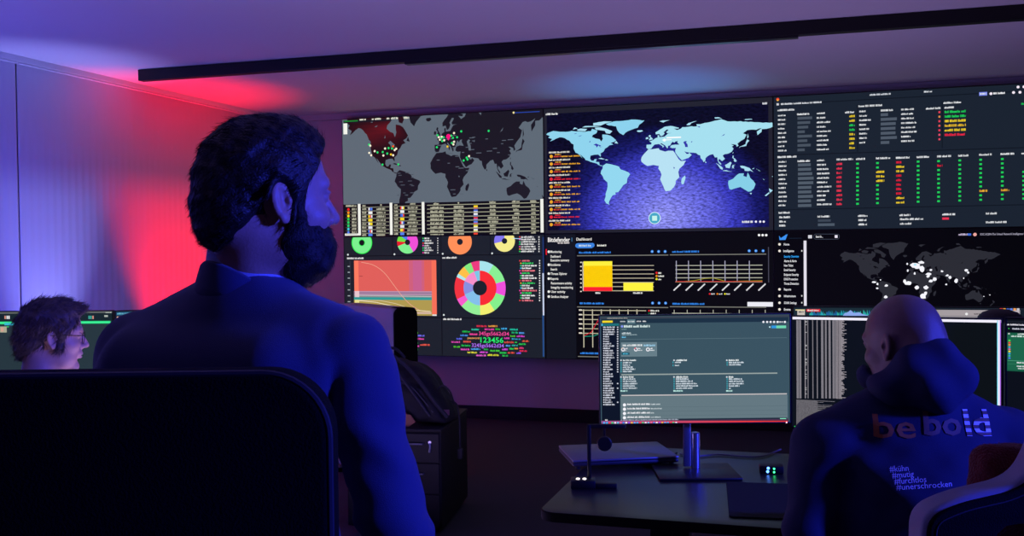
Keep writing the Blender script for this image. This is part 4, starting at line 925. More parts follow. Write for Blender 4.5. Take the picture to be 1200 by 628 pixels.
def hair2(P):
    Q = (P - YC) @ YH / np.float32(YS); x, y, z = Q[..., 0], np.abs(Q[..., 1]), Q[..., 2]
    d = ell(Q, (-.008, 0, .050), (.104, .084, .090)); d = smin(d, head_sdf(Q, .92, .9) - .008, .01)
    d = smin(d, ell(Q, (.045, 0, .100), (.062, .060, .032)), .025) + wob(Q, 90, .003)
    ear = ell(np.stack([x, y, z], -1), (-.006, .096, .002), (.028, .024, .042))
    return smax(smax(d, hairmask(Q, -.012), .006), -ear, .006) * YS
v, q = surf(hair2, YC - np.array((.17, .17, .14)), YC + .17, .0035)
def comb2(p, N):
    Q = YH.T @ (np.array(p) - YC); c = (.8, .1, .3) if Q[2] > .08 else ((-.4, 0, -.8) if Q[2] < .05 else (.3, 0, -.7)); return tuple(YH @ np.array(c))
hairy('hair', v, q, HB, boy, comb2, 5000, .028, .0022, 6, .55, .55)
def gl(pts): return [tuple(YC + YH @ (np.array(p) * YS)) for p in pts]
gm = MB(); lens = MB()
for s in (1, -1):
    gm.tube(gl([(.098 - .012 * abs(math.cos(t)) * 0, s * .034 + .025 * math.cos(t), .012 + .022 * math.sin(t)) for t in [2 * math.pi * k / 20 for k in range(21)]]), .0012, 6)
    gm.tube(gl([(.098, s * .056, .020), (.085, s * .072, .020), (.02, s * .083, .020), (-.012, s * .084, .016), (-.028, s * .080, -.004)]), .0013, 6)
gm.tube(gl([(.098, -.010, .018), (.101, 0, .021), (.098, .010, .018)]), .0012, 6)
gf = gm.build('glasses_frame', mat('glasses_metal', '#191919', .3, .7, bump=.02), boy, True)
def sweater(P, n, SR_, SL_, ER_, WR_, EL_, WL_, w1=.15, w2=.15, dep=1.35, hipz=.52, rs=.062, wv=.004):
    c = (SR_ + SL_) / 2; k = np.array((1, dep, 1)); q = P * k.astype(np.float32)
    d = cap(q, np.array((c[0], c[1] - .02, c[2] - .10)) * k, np.array((0, .02, hipz)) * k, w1, w2) / (dep * .85)
    for S in (SR_, SL_): d = smin(d, cap(P, n + np.array((0, -.01, -.03)), S, rs + .006, rs), .05)
    d = smin(d, cap(P, SR_ * .7 + SL_ * .3 + np.array((0, -.03, -.05)), SL_ * .7 + SR_ * .3 + np.array((0, -.03, -.05)), .08), .05)
    for S, E, W in ((SR_, ER_, WR_), (SL_, EL_, WL_)): d = smin(d, smin(cap(P, S, E, rs, .052), cap(P, E, W, .052, .036), .02), .016)
    d = d + wob(P, 22, wv) + wob(P, 48, wv * .35, 1)
    d = smax(d, -cap(P, n + np.array((0, .0, -.05)), n + np.array((0, .0, .12)), .055, .065), .006)
    for W, E in ((WR_, ER_), (WL_, EL_)):
        u = (W - E) / np.linalg.norm(W - E); sel = np.linalg.norm(P - W, axis=-1) - .10
        d = np.where((sel < 0) & (((P - E) @ u) > 0), np.maximum(d, ((P - W) @ u)), d)
    return d
v, q = surf(lambda P: sweater(P, yn, ySR, ySL, yER, yWR, yEL, yWL), (-.34, -.28, .42), (.34, .55, 1.2), .009); soft('pullover', v, q, KNIT, boy)
ring_band('shirt_collar', Vector(yn.tolist()) + Vector((0, 0, .005)), TR, [(.003, -.03), (.008, 0), (.003, .018), (-.001, .016), (-.001, -.03)], .060, .058, SHIRT, boy, 30, 40, tilt=.02)
v, q = surf(lambda P: legs(P, ((.09, .0, .53), (-.09, .0, .53)), ((.11, .42, .50), (-.11, .42, .50)), ((.11, .40, .10), (-.11, .46, .10))), (-.25, -.18, .05), (.25, .56, .70), .011); soft('trousers', v, q, JEAN, boy)
shoe('shoe', (.11, .40, 0), (0, 1, 0), boy, LEATH); shoe('shoe', (-.11, .46, 0), (0, 1, 0), boy, LEATH)

# ---- the bald man in a hooded sweatshirt, seated at the right desk
HOOD = mat('hoodie_cotton', '#1f2748', .9, bump=.35, bscale=700, var=.08)
br = Vector((.94, 2.26, 0)); BP = R(2)
bald = person(br, -BP, 'bald man in a blue hooded sweatshirt lettered be bold, seated at the right desk')
bF = Vector((math.sin(BP), math.cos(BP), 0)); bR = Vector((math.cos(BP), -math.sin(BP), 0))
def bl(p): return ml(p, br, bR, bF)
a = R(123); g3 = Vector((math.cos(a), math.sin(a), -.22)); BH = rotcols((g3.dot(bR), g3.dot(bF), g3.z)); BC = bl(atd(1060, 406, 2.26)); BS = .90
bn = bl(atd(1074, 462, 2.26)); bSL, bSR = bl(atd(970, 520, 2.26)), bl(atd(1176, 520, 2.26))
bEL, bWL = bl((.655, 2.24, .83)), bl((.80, 2.50, .79)); bER, bWR = bl((1.25, 2.28, .84)), bl((1.14, 2.53, .79))
STUB = mat('shaved_scalp', '#86695c', .38, bump=.3, bscale=700, var=.15)
def cf(P):
    d = head_sdf((P - BC) @ BH, 1.08, .95, .95, 1.0, BS); a = BC + BH @ np.array((-.022, 0, -.03)); d = smin(d, cap(P, a, bn, .060, .068), .025)
    return smin(d, ell(P, bn + np.array((0, 0, -.09)), (.12, .08, .07)), .04)
soft('body', *surf(with_arms(cf, bn, ((bSR, bER, bWR), (bSL, bEL, bWL)), (((-.25, 1, -.06), (0, 0, 1), .3, 1), ((.25, 1, -.06), (0, 0, 1), .3, -1))), (-.40, -.25, .66), (.42, .56, 1.46), .0031), STUB, bald)
def hoodie(P):
    d = sweater(P, bn, bSR, bSL, bER, bWR, bEL, bWL, .185, .175, 1.35, .54, .076, .005)
    # diagonal drag folds on the left side of the back
    u = (P[..., 0] * .55 + P[..., 2] * .83); d = d + .007 * np.sin(58 * u + 1) * np.exp(-((P[..., 0] + .17) / .09) ** 2) * np.exp(-((P[..., 2] - .98) / .13) ** 2) * (P[..., 1] < 0)
    return d
hv_, hq_ = surf(hoodie, (-.42, -.30, .42), (.42, .42, 1.24), .0062); ho = soft('hooded_sweatshirt', hv_, hq_, HOOD, bald)
hc = bl(atd(1092, 444, 2.17))
def hood(P):
    d = ell(P, hc, (.092, .060, .072)); d = smin(d, ell(P, hc + np.array((-.030, .02, -.018)), (.100, .060, .042)), .04)
    for t in (-1, 1):
        d = smin(d, cap(P, bn + np.array((.075 * t, -.01, -.01)), bn + np.array((.055 * t, .075, -.035)), .030, .026), .03)
    d = smin(d, cap(P, bn + np.array((-.080, -.02, .030)), bn + np.array((-.088, .055, .040)), .022), .03)
    d = smin(d, cap(P, bn + np.array((-.088, .055, .035)), bn + np.array((-.03, .12, .01)), .022), .03)
    d = smin(d, ell(P, hc + np.array((.004, .028, .045)), (.060, .040, .045)), .03)
    d = d + wob(P, 42, .004, 2) + .004 * np.sin(60 * (P[..., 0] - hc[0]) + 40 * (P[..., 2] - hc[2]))
    return smax(d, -cap(P, bn + np.array((-.01, .012, -.02)), BC + np.array((0, .03, -.02)), .062, .078), .012)
v, q = surf(hood, hc - np.array((.26, .15, .18)), hc + np.array((.20, .24, .14)), .0045); soft('hood', v, q, HOOD, bald)
v, q = surf(lambda P: legs(P, ((.09, .0, .55), (-.09, .0, .55)), ((.14, .42, .52), (-.14, .42, .52)), ((.14, .42, .10), (-.14, .42, .10))), (-.28, -.18, .05), (.28, .56, .72), .011); soft('trousers', v, q, JEAN, bald)
for s in (1, -1): shoe('shoe', (.14 * s, .42, 0), (0, 1, 0), bald, LEATH)
# lettering printed across the back, laid on the cloth along the back's own normal
bv = BVHTree.FromPolygons([tuple(x) for x in hv_], [tuple(int(i) for i in f) for f in hq_])
PR_O = mat('print_orange', '#b0602c', .7, bump=.05); PR_W = mat('print_pale', '#e6e2f0', .5, bump=.05)
def printed(st, px0, px1, py, slope, material, h=None, stripes=None, off=.012, sub=2, mirror=1):
    A = bl(atd(px0, py, 2.12)); B = bl(atd(px1, py + slope * (px1 - px0), 2.12))
    vs, fs = text_mesh(st, 1, off); x0 = min(v.x for v in vs); x1 = max(v.x for v in vs); k = (B[0] - A[0]) / (x1 - x0); kh = h if h else k
    bm = bmesh.new(); bvs = [bm.verts.new((v.x, v.y, 0)) for v in vs]
    for f in fs:
        try: bm.faces.new([bvs[i] for i in f])
        except ValueError: pass
    if stripes:
        for yc_ in np.arange(-.3, 1.2, .0962): bmesh.ops.bisect_plane(bm, geom=bm.verts[:] + bm.edges[:] + bm.faces[:], plane_co=(0, yc_, 0), plane_no=(0, 1, 0))
    for _ in range(sub if not stripes else 0): bmesh.ops.subdivide_edges(bm, edges=[e for e in bm.edges if e.calc_length() > .12], cuts=1, use_grid_fill=False)
    bmesh.ops.triangulate(bm, faces=bm.faces[:]); bm.verts.index_update()
    V = []; 
    for v in bm.verts:
        t = (v.co.x - x0) / (x1 - x0); x = A[0] + (v.co.x - x0) * k; z = A[2] + (B[2] - A[2]) * t + (v.co.y - .3) * kh
        hit = bv.ray_cast(Vector((x, -.6, z)), Vector((0, 1, 0)))
        V.append((x, (hit[0].y if hit[0] else -.1) - .0022, z))
    F = [[v.index for v in f.verts] for f in bm.faces]; mi = []
    for f in bm.faces:
        c = f.calc_center_median(); mi.append(1 if stripes and int((c.y + .3) / .0962) % 2 == 0 else 0)
    bm.free(); return mk('printed_lettering', V, F, material, bald, False, mi=mi)
printed('be', 1032, 1079, 505, -.02, [PR_O], .070, off=.012)
printed('bo', 1088, 1136, 500, .02, [mat('print_dull_orange', '#6e4a40', .7, bump=.05)], .070, off=.022)
printed('ld', 1141, 1174, 501, .05, [mat('print_dull_orange', '#6e4a40', .7), PR_W], .074, off=.022, stripes=True)
for k, (st, x1) in enumerate((('#kühn', 1066), ('#mutig', 1071), ('#furchtlos', 1084), ('#unerschrocken', 1112))):
    printed(st, 1045 + k * 1.6, x1, 551.5 + k * 6.5, -.10, [PR_W], .0165, off=.0, sub=1)
# ------------------------------------------------------------------ furniture and equipment
DESKM = mat('desk_laminate', '#24252c', .34, bump=.04, bscale=300, var=.1)
EDGE = mat('desk_edge', '#08080a', .85, bump=.03, spec=.15)
def desk(o, rz, W, D, label, z=.73, legs_=(.45, 1.75), mt=DESKM, rad=.05, group='height adjustable desks'):
    r = empty('desk', (o[0], o[1], 0), rz, label, 'desk', None)
    vs, fs = outline_mesh([rrect(0, 0, W, D, rad)], .028, .004); t = mk('tabletop', [(v.x, v.y, v.z + z - .014) for v in vs], fs, mt, r); shade(t); t.data.materials.append(EDGE); t.data.polygons.foreach_set('material_index', [0 if p.normal.z > .9 else 1 for p in t.data.polygons])
    for x in legs_:
        m = MB(); m.box((x - .035, D / 2 - .04, .04), (x + .035, D / 2 + .04, .68), .004); m.box((x - .03, .09, .655), (x + .03, D - .09, .70), .004); m.box((x - .04, .06, 0), (x + .04, D - .06, .035), .008)
        m.build('leg', DARKM, r, True)
    MB().box((legs_[0], D / 2 - .02, .64), (legs_[-1], D / 2 + .02, .68), .003).build('crossbar', DARKM, r)
    return r
D1 = Vector((.062, 2.765, 0))
desk(D1, -YAW, 2.75, .96, 'dark desk with a rounded corner in front of the bald man', legs_=(.33, 2.2))
D2 = D1 + U3 * .86 + N3 * .98
desk(D2, -YAW, 2.0, .80, 'dark desk behind the front desk, hidden below its wide monitor', legs_=(.3, 1.6))
desk(Vector((-2.75, 3.66, 0)), 0, 1.85, .80, 'dark desk carrying the two monitors at the far left', legs_=(.3, 1.5))

def monitor(tl, rz_yaw, W, H, label, base_z, draw, stand='plate', th=.028, standm=SILVER, bez=.008, tilt=0):
    """tl: world top-left corner of the front; yaw: turned like the wall (right side nearer)"""
    O = Vector((tl[0], tl[1], tl[2] - H)); r = empty('monitor', (O.x, O.y, base_z), -rz_yaw, label, 'monitor')
    dz = O.z - base_z
    m = MB(); m.box((0, .004, dz), (W, th, dz + H), .006)
    for A, B in (((0, -.002, dz), (bez * .5, .01, dz + H)), ((W - bez * .5, -.002, dz), (W, .01, dz + H)), ((0, -.002, dz), (W, .01, dz + .0045)), ((0, -.002, dz + H - bez * .5), (W, .01, dz + H))): m.box(A, B, .0015)
    m.box((W * .25, th - .004, dz + H * .2), (W * .75, th + .022, dz + H * .75), .012)
    m.build('housing', BLACK, r, True)
    s = Scr(O, rz_yaw, W, H); draw(s); sc = s.build('screen', [screen_mat()], r); sc.location = (0, 0, dz)
    cx = W / 2 + stand[1] if isinstance(stand, tuple) else W / 2
    p = MB(); p.box((cx - .030, th + .020, .012), (cx - .006, th + .034, dz + H * .5), .003); p.lathe([(.0, .008), (.0145, .008), (.0145, .12), (.012, .123), (0, .123)], 20, (cx + .010, th + .03, 0)); p.box((cx - .03, th + .002, dz + H * .38), (cx + .03, th + .04, dz + H * .55), .004)
    p.build('stand_pole', standm, r, True)
    b = MB(); b.box((cx - .13, -.10, 0), (cx + .13, .12, .008), .003); b.build('stand_base', mat('dark_aluminium', '#3a3a44', .35, .8, bump=.02), r, True)
    return r
def scr_main(s):
    s.crop(690, 360, 4.188); s.full('#3a535c')
    s.rect(55, 48, 985, 58, '#39424a'); s.words(90, 54, 190, 5, '#a8a8a0'); s.rect(60, 58, 980, 80, '#1c303c')
    s.rect(60, 80, 150, 575, '#0c141c'); s.rect(62, 80, 148, 92, '#1f7078'); s.rect(62, 80, 67, 92, '#58c0f8'); s.rect(66, 66, 117, 76, '#f4dc20')
    s.words(154, 70, 180, 6, '#c8d0d4'); s.rect(188, 60, 228, 80, '#5c7c84'); s.words(192, 70, 224, 6, '#e8f0f0'); s.words(234, 69, 256, 6, '#e0e4e6'); s.words(264, 69, 281, 6, '#e0e4e6')
    for x in (857, 875, 892, 909, 926, 962): s.dot(x, 72, 5.5, '#f0f0f8')
    s.words(932, 72, 952, 6, '#f0f0f8'); s.rect(896, 90, 922, 103, '#3098e0'); s.rect(920, 90, 968, 103, '#70d8b0'); s.dot(888, 97, 4, '#c0e8f0')
    s.dot(163, 94, 6, '#8898f0'); s.words(172, 94, 300, 11, '#d8ece8'); s.words(160, 108, 186, 4, '#80a8a8'); s.words(162, 127, 208, 7, '#d8e8ec'); s.words(162, 135, 236, 4, '#b0c8cc'); s.words(162, 147, 184, 7, '#70c8f0')
    s.rect(156, 157, 972, 159, '#5c747c'); s.rect(158, 173, 334, 242, '#70868e'); s.rect(161, 176, 331, 239, '#667e86'); s.words(166, 187, 262, 9, '#e8f0f2'); s.words(270, 187, 326, 9, '#a8dcf8')
    for x, c in ((168, '#f0d0c0'), (231, '#f05868'), (290, '#f0f0f4')): s.ring(x, 207, 5, 9.5, 0, 290, '#f0eef4'); s.ring(x, 207, 5, 9.5, 290, 360, c); s.words(x + 10, 202, x + 22, 6, '#f4f4f8'); s.words(x + 10, 211, x + 32 - 16 * (x < 200), 5, '#e4ecf0')
    s.rect(160, 222, 200, 234, '#1a5868'); s.words(168, 228, 192, 6, '#60d0f0')
    for x, y, w_ in ((155, 260, 80), (415, 260, 66), (674, 260, 62), (155, 342, 64), (415, 342, 72), (674, 342, 38), (168, 453, 42)): s.dot(x + 3, y, 4, '#d0dce4'); s.words(x + 12, y, x + w_, 8, '#e8f0f0')
    for x, ys, ws in ((160, (272, 283, 294, 304, 315), (50, 42, 56, 68, 52)), (415, (270, 285), (38, 28)), (680, (271, 282), (80, 66)), (160, (352, 363, 375, 386, 397), (68, 72, 78, 66, 76)), (420, (352, 363, 375, 386, 397), (70, 90, 110, 116, 90)), (680, (352, 363, 375, 386, 397), (72, 80, 80, 60, 16))):
        for y, w_ in zip(ys, ws): s.rect(x - 3, y - 4, x, y + 4, '#40c0d0'); s.words(x + 7, y, x + w_, 7, '#d8e4ec')
    for x, w_ in ((155, 34), (415, 46), (674, 30)): s.words(x, 410, x + w_, 8, '#c0f0e8')
    s.rect(160, 328, 925, 334, '#98a4a0'); s.rect(160, 430, 972, 436, '#c0bcbc'); s.rect(156, 438, 975, 551, '#64787e')
    for k, w_ in enumerate((350, 358, 320, 352)): s.dot(175, 479 + k * 21, 8, '#f4f4fa'); s.words(188, 476 + k * 21, 300, 8, '#f0f2f6'); s.words(304, 476 + k * 21, w_, 6, '#c8d4d8'); s.rect(190, 490 + k * 21, 970, 492 + k * 21, '#5a6e74')
    rg = random.Random(2)
    for k in range(34):
        y = 98 + k * 11.5; sec = k in (0, 9, 18); s.dot(74, y, 3.5, '#d8dce8'); s.words(70 if sec else 80, y, rg.randint(98, 128), 7, '#d4d8e4')
        if k < 20 or k in (24, 26, 32): s.rect(138, y - 3, 145, y + 3, '#c8ccd8')
    s.rect(155, 549, 972, 556, '#1c2c34'); s.words(80, 553, 92, 6, '#f0f0f0'); s.words(156, 553, 440, 6, '#a8b0c0'); s.rect(938, 544, 968, 557, '#80e8c0')
    s.rect(62, 557, 980, 577, '#503048')
    n = 40
    for k in range(n):
        t = k / n; c = (.30 + .55 * min(1, t * 1.3), .08 - .05 * t, .28 * (1 - t) ** 1.5); s.rect(62 + 913 * t, 557, 62 + 913 * (t + 1 / n) + 1, 577, c); s.n -= 1
    s.n += 2
    pal = ('#50b0f8', '#f4f4ff', '#60c8f8', '#f04848', '#f8c040', '#4090f0', '#e8e8f8', '#30b0f0', '#9050f0', '#f070a0', '#40d080')
    for k in range(27): s.dot(75 + k * 13.6, 567, 5.2, pal[(k * 7) % 11])
    s.rect(955, 562, 975, 570, '#f0e0e0')
mon_main = monitor(atd(701.5, 369.3, 3.2), R(.3), .615, .3535, 'large monitor with grey-green web page on the right desk', .731, scr_main)
pw = MB().lathe([(0, 0), (.0022, 0), (.002, .001), (0, .001)], 10, (0, 0, 0), M=Matrix.Rotation(R(90), 4, 'X')).build('power_light', mat('amber_led', '#ffffff', .4, emit='#ffb0a0', es=3), mon_main); pw.location = (.600, -.002, atd(701.5, 369.3, 3.2).z - .3535 - .731 + .0024)
def scr_term(s):
    s.crop(900, 340, 2.18); s.full('#0c1116')
    rg = random.Random(8); s.crop(900, 350, 12)
    s.rect(345, 254, 3600, 289, '#f4f0ff')
    xs = ((398, 430), (436, 465), (512, 530), (553, 565), (622, 634), (683, 697), (745, 778), (800, 824), (850, 880), (905, 935), (940, 958))
    for a, b in xs: s.rect(a, 300, b, 1400, '#8c8890')
    for k in range(92):
        y = 300 + k * 12; s.rect(395, y, 1000, y + 2.5, '#0c1116'); 
        for a, b in ((962, 985), (990, 1010)): s.rect(a, y + 4, b, y + 11, '#a8a0a8')
        x = 1014 + rg.choice((20, 50, 60, 60, 90, 30, 40)); s.rect(1012, y + 4, x, y + 11, '#b0a8b0')
        if rg.random() < .2: s.rect(526, y, 545, y + 9, '#c0c0c0')
    for k in range(45):
        y = 1420 + k * 9.5; s.words(400, y, 400 + rg.choice((380, 500, 420, 540, 300)) * (1 if k < 22 else .8), 6, '#98949c')
    for k in range(8): s.dot(380 + k * 60, 1868 - 70, 12, ('#30d060', '#f0f0f0')[k % 2])
    s.crop(1080, 340, 4.483)
    s.rect(399, 158, 414, 700, '#ece8ff'); s.rect(396, 158, 400, 700, '#60d8e8'); s.rect(411, 158, 416, 700, '#a860e8')
monitor(Vector((*atd(926.5, 369.5, 3.2)[:2], atd(926.5, 369.5, 3.2)[2])), R(22), .612, .362, 'monitor with a column listing on black, behind the bald man', .731, scr_term)
def scr_wide(s):
    s.crop(900, 350, 12); s.full('#141e28'); s.rect(360, 130, 1500, 1200, '#1b2e38'); 
    s.rect(385, 150, 520, 165, '#e8d8a0'); s.rect(412, 165, 518, 232, '#c8c0b8'); s.words(430, 185, 500, 22, '#706860'); s.rect(540, 145, 735, 182, '#e02838'); s.words(555, 163, 712, 20, '#f8e0e0')
    rg = random.Random(3)
    for x in range(580, 1500, 26): s.poly([(x, 232), (x + 8, 232 - rg.uniform(15, 80)), (x + 20, 232 - rg.uniform(10, 60)), (x + 34, 232)], rg.choice(('#28a8b8', '#1f7f96', '#2fb0a0', '#2068a0')))
    s.poly([(1050, 240), (1075, 205), (1120, 190), (1160, 160), (1210, 200), (1280, 190), (1330, 215), (1420, 240)], '#8ca8ec')
    s.crop(1080, 340, 4.483); s.rect(-200, 83, 540, 99, '#1c2430'); s.rect(-60, 102, 518, 145, '#8f8a90'); s.rect(20, 104, 512, 132, '#a49ca0'); s.words(90, 88, 165, 6, '#b8c040'); s.dot(236, 125, 7, '#ececec'); s.words(275, 125, 318, 5, '#504c50')
    for k, c in enumerate(('#f04040', '#e8a040', '#4060c0', '#6080e0', '#f0a060', '#c8c8d0')): s.rect(410 + k * 18, 95, 424 + k * 18, 106, c)
    s.rect(470, 108, 512, 128, '#c8bcc8'); s.words(476, 118, 508, 8, '#606068')
pc = atd(929, 358.6, 3.93)
monitor(pc, R(15), .90, .40, 'ultra wide monitor rising behind the bald man, map and grey page on it', .731, scr_wide)
def scr_green(s):
    s.crop(1080, 340, 4.483); s.full('#0b0f15'); s.rect(420, 160, 900, 170, '#181c24'); s.words(448, 180, 560, 8, '#e8e4f0'); s.words(455, 201, 462, 5, '#40d060'); s.words(476, 202, 560, 8, '#d0d0e0')
    s.rect(448, 222, 900, 424, '#14563e'); s.rect(452, 228, 900, 418, '#1c6448'); s.words(454, 228, 464, 7, '#e8e8e8'); s.words(504, 230, 600, 7, '#e8f0f0'); s.words(470, 241, 620, 8, '#d8f0e8')
    for k, c in enumerate(('#50e050', '#f05040', '#f0a040', '#50b0e0', '#f060a0', '#f0e050', '#40b0f0', '#40c0a0', '#5080f0')): s.rect(456, 260 + k * 11.5, 467, 268 + k * 11.5, c)
    s.rect(452, 368, 900, 370, '#58b08c'); s.rect(452, 386, 900, 387, '#48a07c'); s.words(500, 380, 600, 7, '#e8f0f0'); s.words(500, 399, 600, 7, '#e8f0f0'); s.words(506, 411, 580, 6, '#e8f0f0')
pd = atd(1177.5, 371.5, 2.93)
monitor(pd, R(30), .612, .362, 'monitor with a small green window, cut by the right edge of the picture', .731, scr_green, bez=.012)
def scr_l1(s):
    s.crop(0, 330, 5.71); s.full('#26363c'); s.rect(-900, 196, 752, 206, '#3c4040'); s.rect(-900, 206, 752, 222, '#5f6462'); s.words(706, 208, 745, 8, '#c8d0c8'); s.rect(-900, 222, 752, 272, '#16262c')
    for x in (30, 44, 56, 592, 604, 618): s.rect(x, 228, x + 9, 250, ('#d89080', '#40b0a0', '#e8e8e8')[x % 3])
    s.rect(698, 224, 722, 236, '#b0b8b0'); s.rect(-900, 274, 740, 292, '#20c878'); s.rect(-900, 278, 740, 288, '#40f098'); s.rect(30, 276, 100, 292, '#38b8d0')
    s.rect(0, 300, 45, 340, '#a8a890'); s.rect(6, 306, 24, 334, '#d0a090'); s.rect(46, 298, 60, 306, '#30c060')
lt = atd(-72, 362.5, 3.9); 
def lmon(px_r, d, W, yaw, label, dr):
    p = atd(px_r, 363.5, d); u = Vector((math.cos(yaw), -math.sin(yaw), 0)); tl = p - u * W
    return monitor(tl, yaw, W, .36, label, .731, dr)
lmon(132.5, 3.92, .68, R(3), 'monitor with a bright green bar behind the young man with glasses', scr_l1)
def scr_l2(s):
    s.crop(0, 330, 5.71); s.full('#1c2a34'); s.rect(780, 204, 1800, 226, '#1f5c80'); s.words(784, 214, 860, 10, '#70b8d0'); s.rect(780, 228, 1800, 262, '#33262c')
    for x, y in ((788, 240), (788, 258), (812, 262)): s.dot(x, y, 7, '#e0b0a8')
    for k in range(12): s.words(790, 290 + k * 16, 1500, 7, '#8898a0')
p2 = atd(134.5, 363.8, 3.88); monitor(p2, R(-8), .68, .36, 'monitor half hidden behind the shoulder of the bearded man', .731, scr_l2)

# dark padded partition with a pale face
pA = atd(462, 361, 6.0); d_ = Vector((-.588, .809, 0)); ang = math.atan2(d_.y, d_.x)
pt_ = empty('partition_screen', (pA.x, pA.y, 0), ang, 'pale grey partition with a thick black padded end, behind the backpack', 'partition')
ztop = atd(462, 361, 6.0).z
vs, fs = outline_mesh([rrect(0, .02, .165, ztop, .045)], .10, .012)
v2 = [(-.0 + .05 + v.z, -v.x, v.y) for v in vs]
shade(mk('padded_end', v2, fs, CHAIRB, pt_))
pale = mat('pale_panel', '#9c9aaa', .7, bump=.1)
MB().box((.012, -.155, .03), (.78, .004, ztop - .004), .006).build('panel', pale, pt_)
for x in (.1, .7): MB().box((x - .03, -.30, 0), (x + .03, .12, .03), .004).build('foot', DARKM, pt_)

# low cabinet and the backpack lying on it
CA = R(9); cab = empty('cabinet', (-.372, 5.07, 0), -CA, 'low black cabinet under the backpack', 'cabinet')
m = MB(); m.box((-.50, 0, .03), (0, .66, .525), .006); m.build('body', mat('cabinet_black', '#08080a', .6, bump=.08, bscale=300), cab)
MB().box((-.50, -.008, .525), (.004, .664, .540), .003).build('top_panel', mat('cabinet_top', '#08080a', .7, bump=.05), cab)
for k, (a_, b_) in enumerate(((.37, .518), (.21, .365), (.04, .205))):
    dr = MB().box((-.492, -.014, a_), (-.008, .0, b_), .003).build('drawer', mat('cabinet_front', '#0a0a0d', .65, bump=.06), cab)
    MB().tube([(-.17, -.014, b_ - .05), (-.17, -.034, b_ - .05), (-.09, -.034, b_ - .05), (-.09, -.014, b_ - .05)], .005, 8).build('handle', SILVER, dr, True)
kr = MB(); kr.tube([(-.055, -.016, .47), (-.052, -.022, .45), (-.056, -.020, .425)], .006, 8); kr.lathe([(0, 0), (.008, 0), (.008, .004), (0, .004)], 14, M=Matrix.Translation((-.055, -.014, .475)) @ Matrix.Rotation(R(90), 4, 'X')); kr.build('key', SILVER, cab, True)
for x in (-.45, -.05):
    for y in (.06, .60): MB().lathe([(0, 0), (.02, 0), (.02, .03), (0, .03)], 12, (x, y, 0)).build('foot', RUBBER, cab)

PACK = mat('backpack_nylon', '#10101a', .75, bump=.5, bscale=350); PACK2 = mat('backpack_trim', '#20202e', .6, bump=.3)
bk = empty('backpack', (-.50, 5.34, .5405), -R(14), 'black backpack with hanging straps slumped on the low cabinet', 'backpack')
def packf(P):                                       # leaning body, narrow top at the left
    a = np.array((-.015, .0, .10)); t = R(24)
    q = P - np.array((.0, 0, .0), dtype=np.float32); x = q[..., 0] * math.cos(t) + q[..., 2] * math.sin(t); z = -q[..., 0] * math.sin(t) + q[..., 2] * math.cos(t)
    Q = np.stack([q[..., 0] + .66 * (q[..., 2] - .15), q[..., 1], q[..., 2]], -1)
    d = rbx(Q, (0.01, 0, .165), (.140, .13, .168), .085)
    d = smin(d, rbx(Q, (.02, -.11, .12), (.11, .06, .11), .05), .015)
    d = smin(d, ell(Q, (-.04, 0, .30), (.10, .10, .06)), .03)
    d = d + wob(P, 26, .006) + wob(P, 60, .002, 1)
    return smax(d, -P[..., 2] + .002, .01)
v, q = surf(packf, (-.36, -.24, -.01), (.28, .20, .42), .0075); soft('body', v, q, PACK, bk)
def packpt(x, z, y=-.17): return (x - .66 * (z - .15), y, z)
st = MB()
st.tube(smoothline([packpt(-.10, .36, -.05), packpt(-.02, .395, -.09), packpt(.06, .36, -.11), packpt(.115, .26, -.15), packpt(.13, .14, -.16), packpt(.14, .05, -.14)], 5), .012, 8)
st.tube(smoothline([packpt(-.12, .30, -.12), packpt(-.135, .22, -.16), packpt(-.13, .12, -.17), packpt(-.10, .04, -.15)], 5), .011, 8)
st.tube(smoothline([packpt(-.03, .37, -.12), packpt(.03, .30, -.175), packpt(.055, .18, -.19), packpt(.06, .06, -.18)], 5), .008, 8)
st.build('shoulder_strap', PACK2, bk, True)
h_ = MB(); h_.tube(smoothline([packpt(-.05, .36, 0), packpt(-.03, .41, 0), packpt(.03, .41, 0), packpt(.05, .36, 0)], 5), .009, 8); h_.build('carry_handle', PACK2, bk, True)
hs = MB(); hs.tube(smoothline([(.19, -.02, .12), (.225, -.03, .10), (.245, -.05, .03), (.25, -.06, -.06), (.252, -.06, -.15)], 5), .006, 8); hs.box((.238, -.075, -.20), (.266, -.045, -.14), .006)
hs.tube(smoothline([(.13, -.08, .19), (.17, -.10, .22), (.205, -.08, .18), (.215, -.05, .11)], 5), .005, 8); hs.build('hanging_strap', PACK2, bk, True)
zp = MB(); zp.tube(smoothline([packpt(-.09, .07, -.172), packpt(-.095, .20, -.178), packpt(-.03, .245, -.185), packpt(.06, .22, -.18), packpt(.09, .08, -.172)], 6), .004, 6); bk.scale = (.95, 1, .93); zp.build('zipper', mat('zipper_grey', '#3c3c48', .5, .3, bump=.05), bk, True)
tg = MB().box((.165, -.105, .055), (.205, -.098, .085), .002).build('cloth_label', mat('pink_cloth', '#b07888', .8, bump=.1), bk); tg.rotation_euler = (0, R(-0), 0)
# small items beside the backpack
vs, fs = outline_mesh([[(-.045, 0), (.02, -.0), (.055, .025), (.03, .062), (-.02, .07), (-.05, .05)]], .012, .003)
pp_ = atd(474, 501, 5.12)
o = mk('paper_bag', [(v.x, v.z, v.y) for v in vs], fs, mat('brown_paper', '#9a6448', .8, bump=.3), None, loc=(pp_.x, pp_.y + .03, .5405)); tag(shade(o), 'folded brown paper scrap on the low cabinet left of the backpack', 'paper')

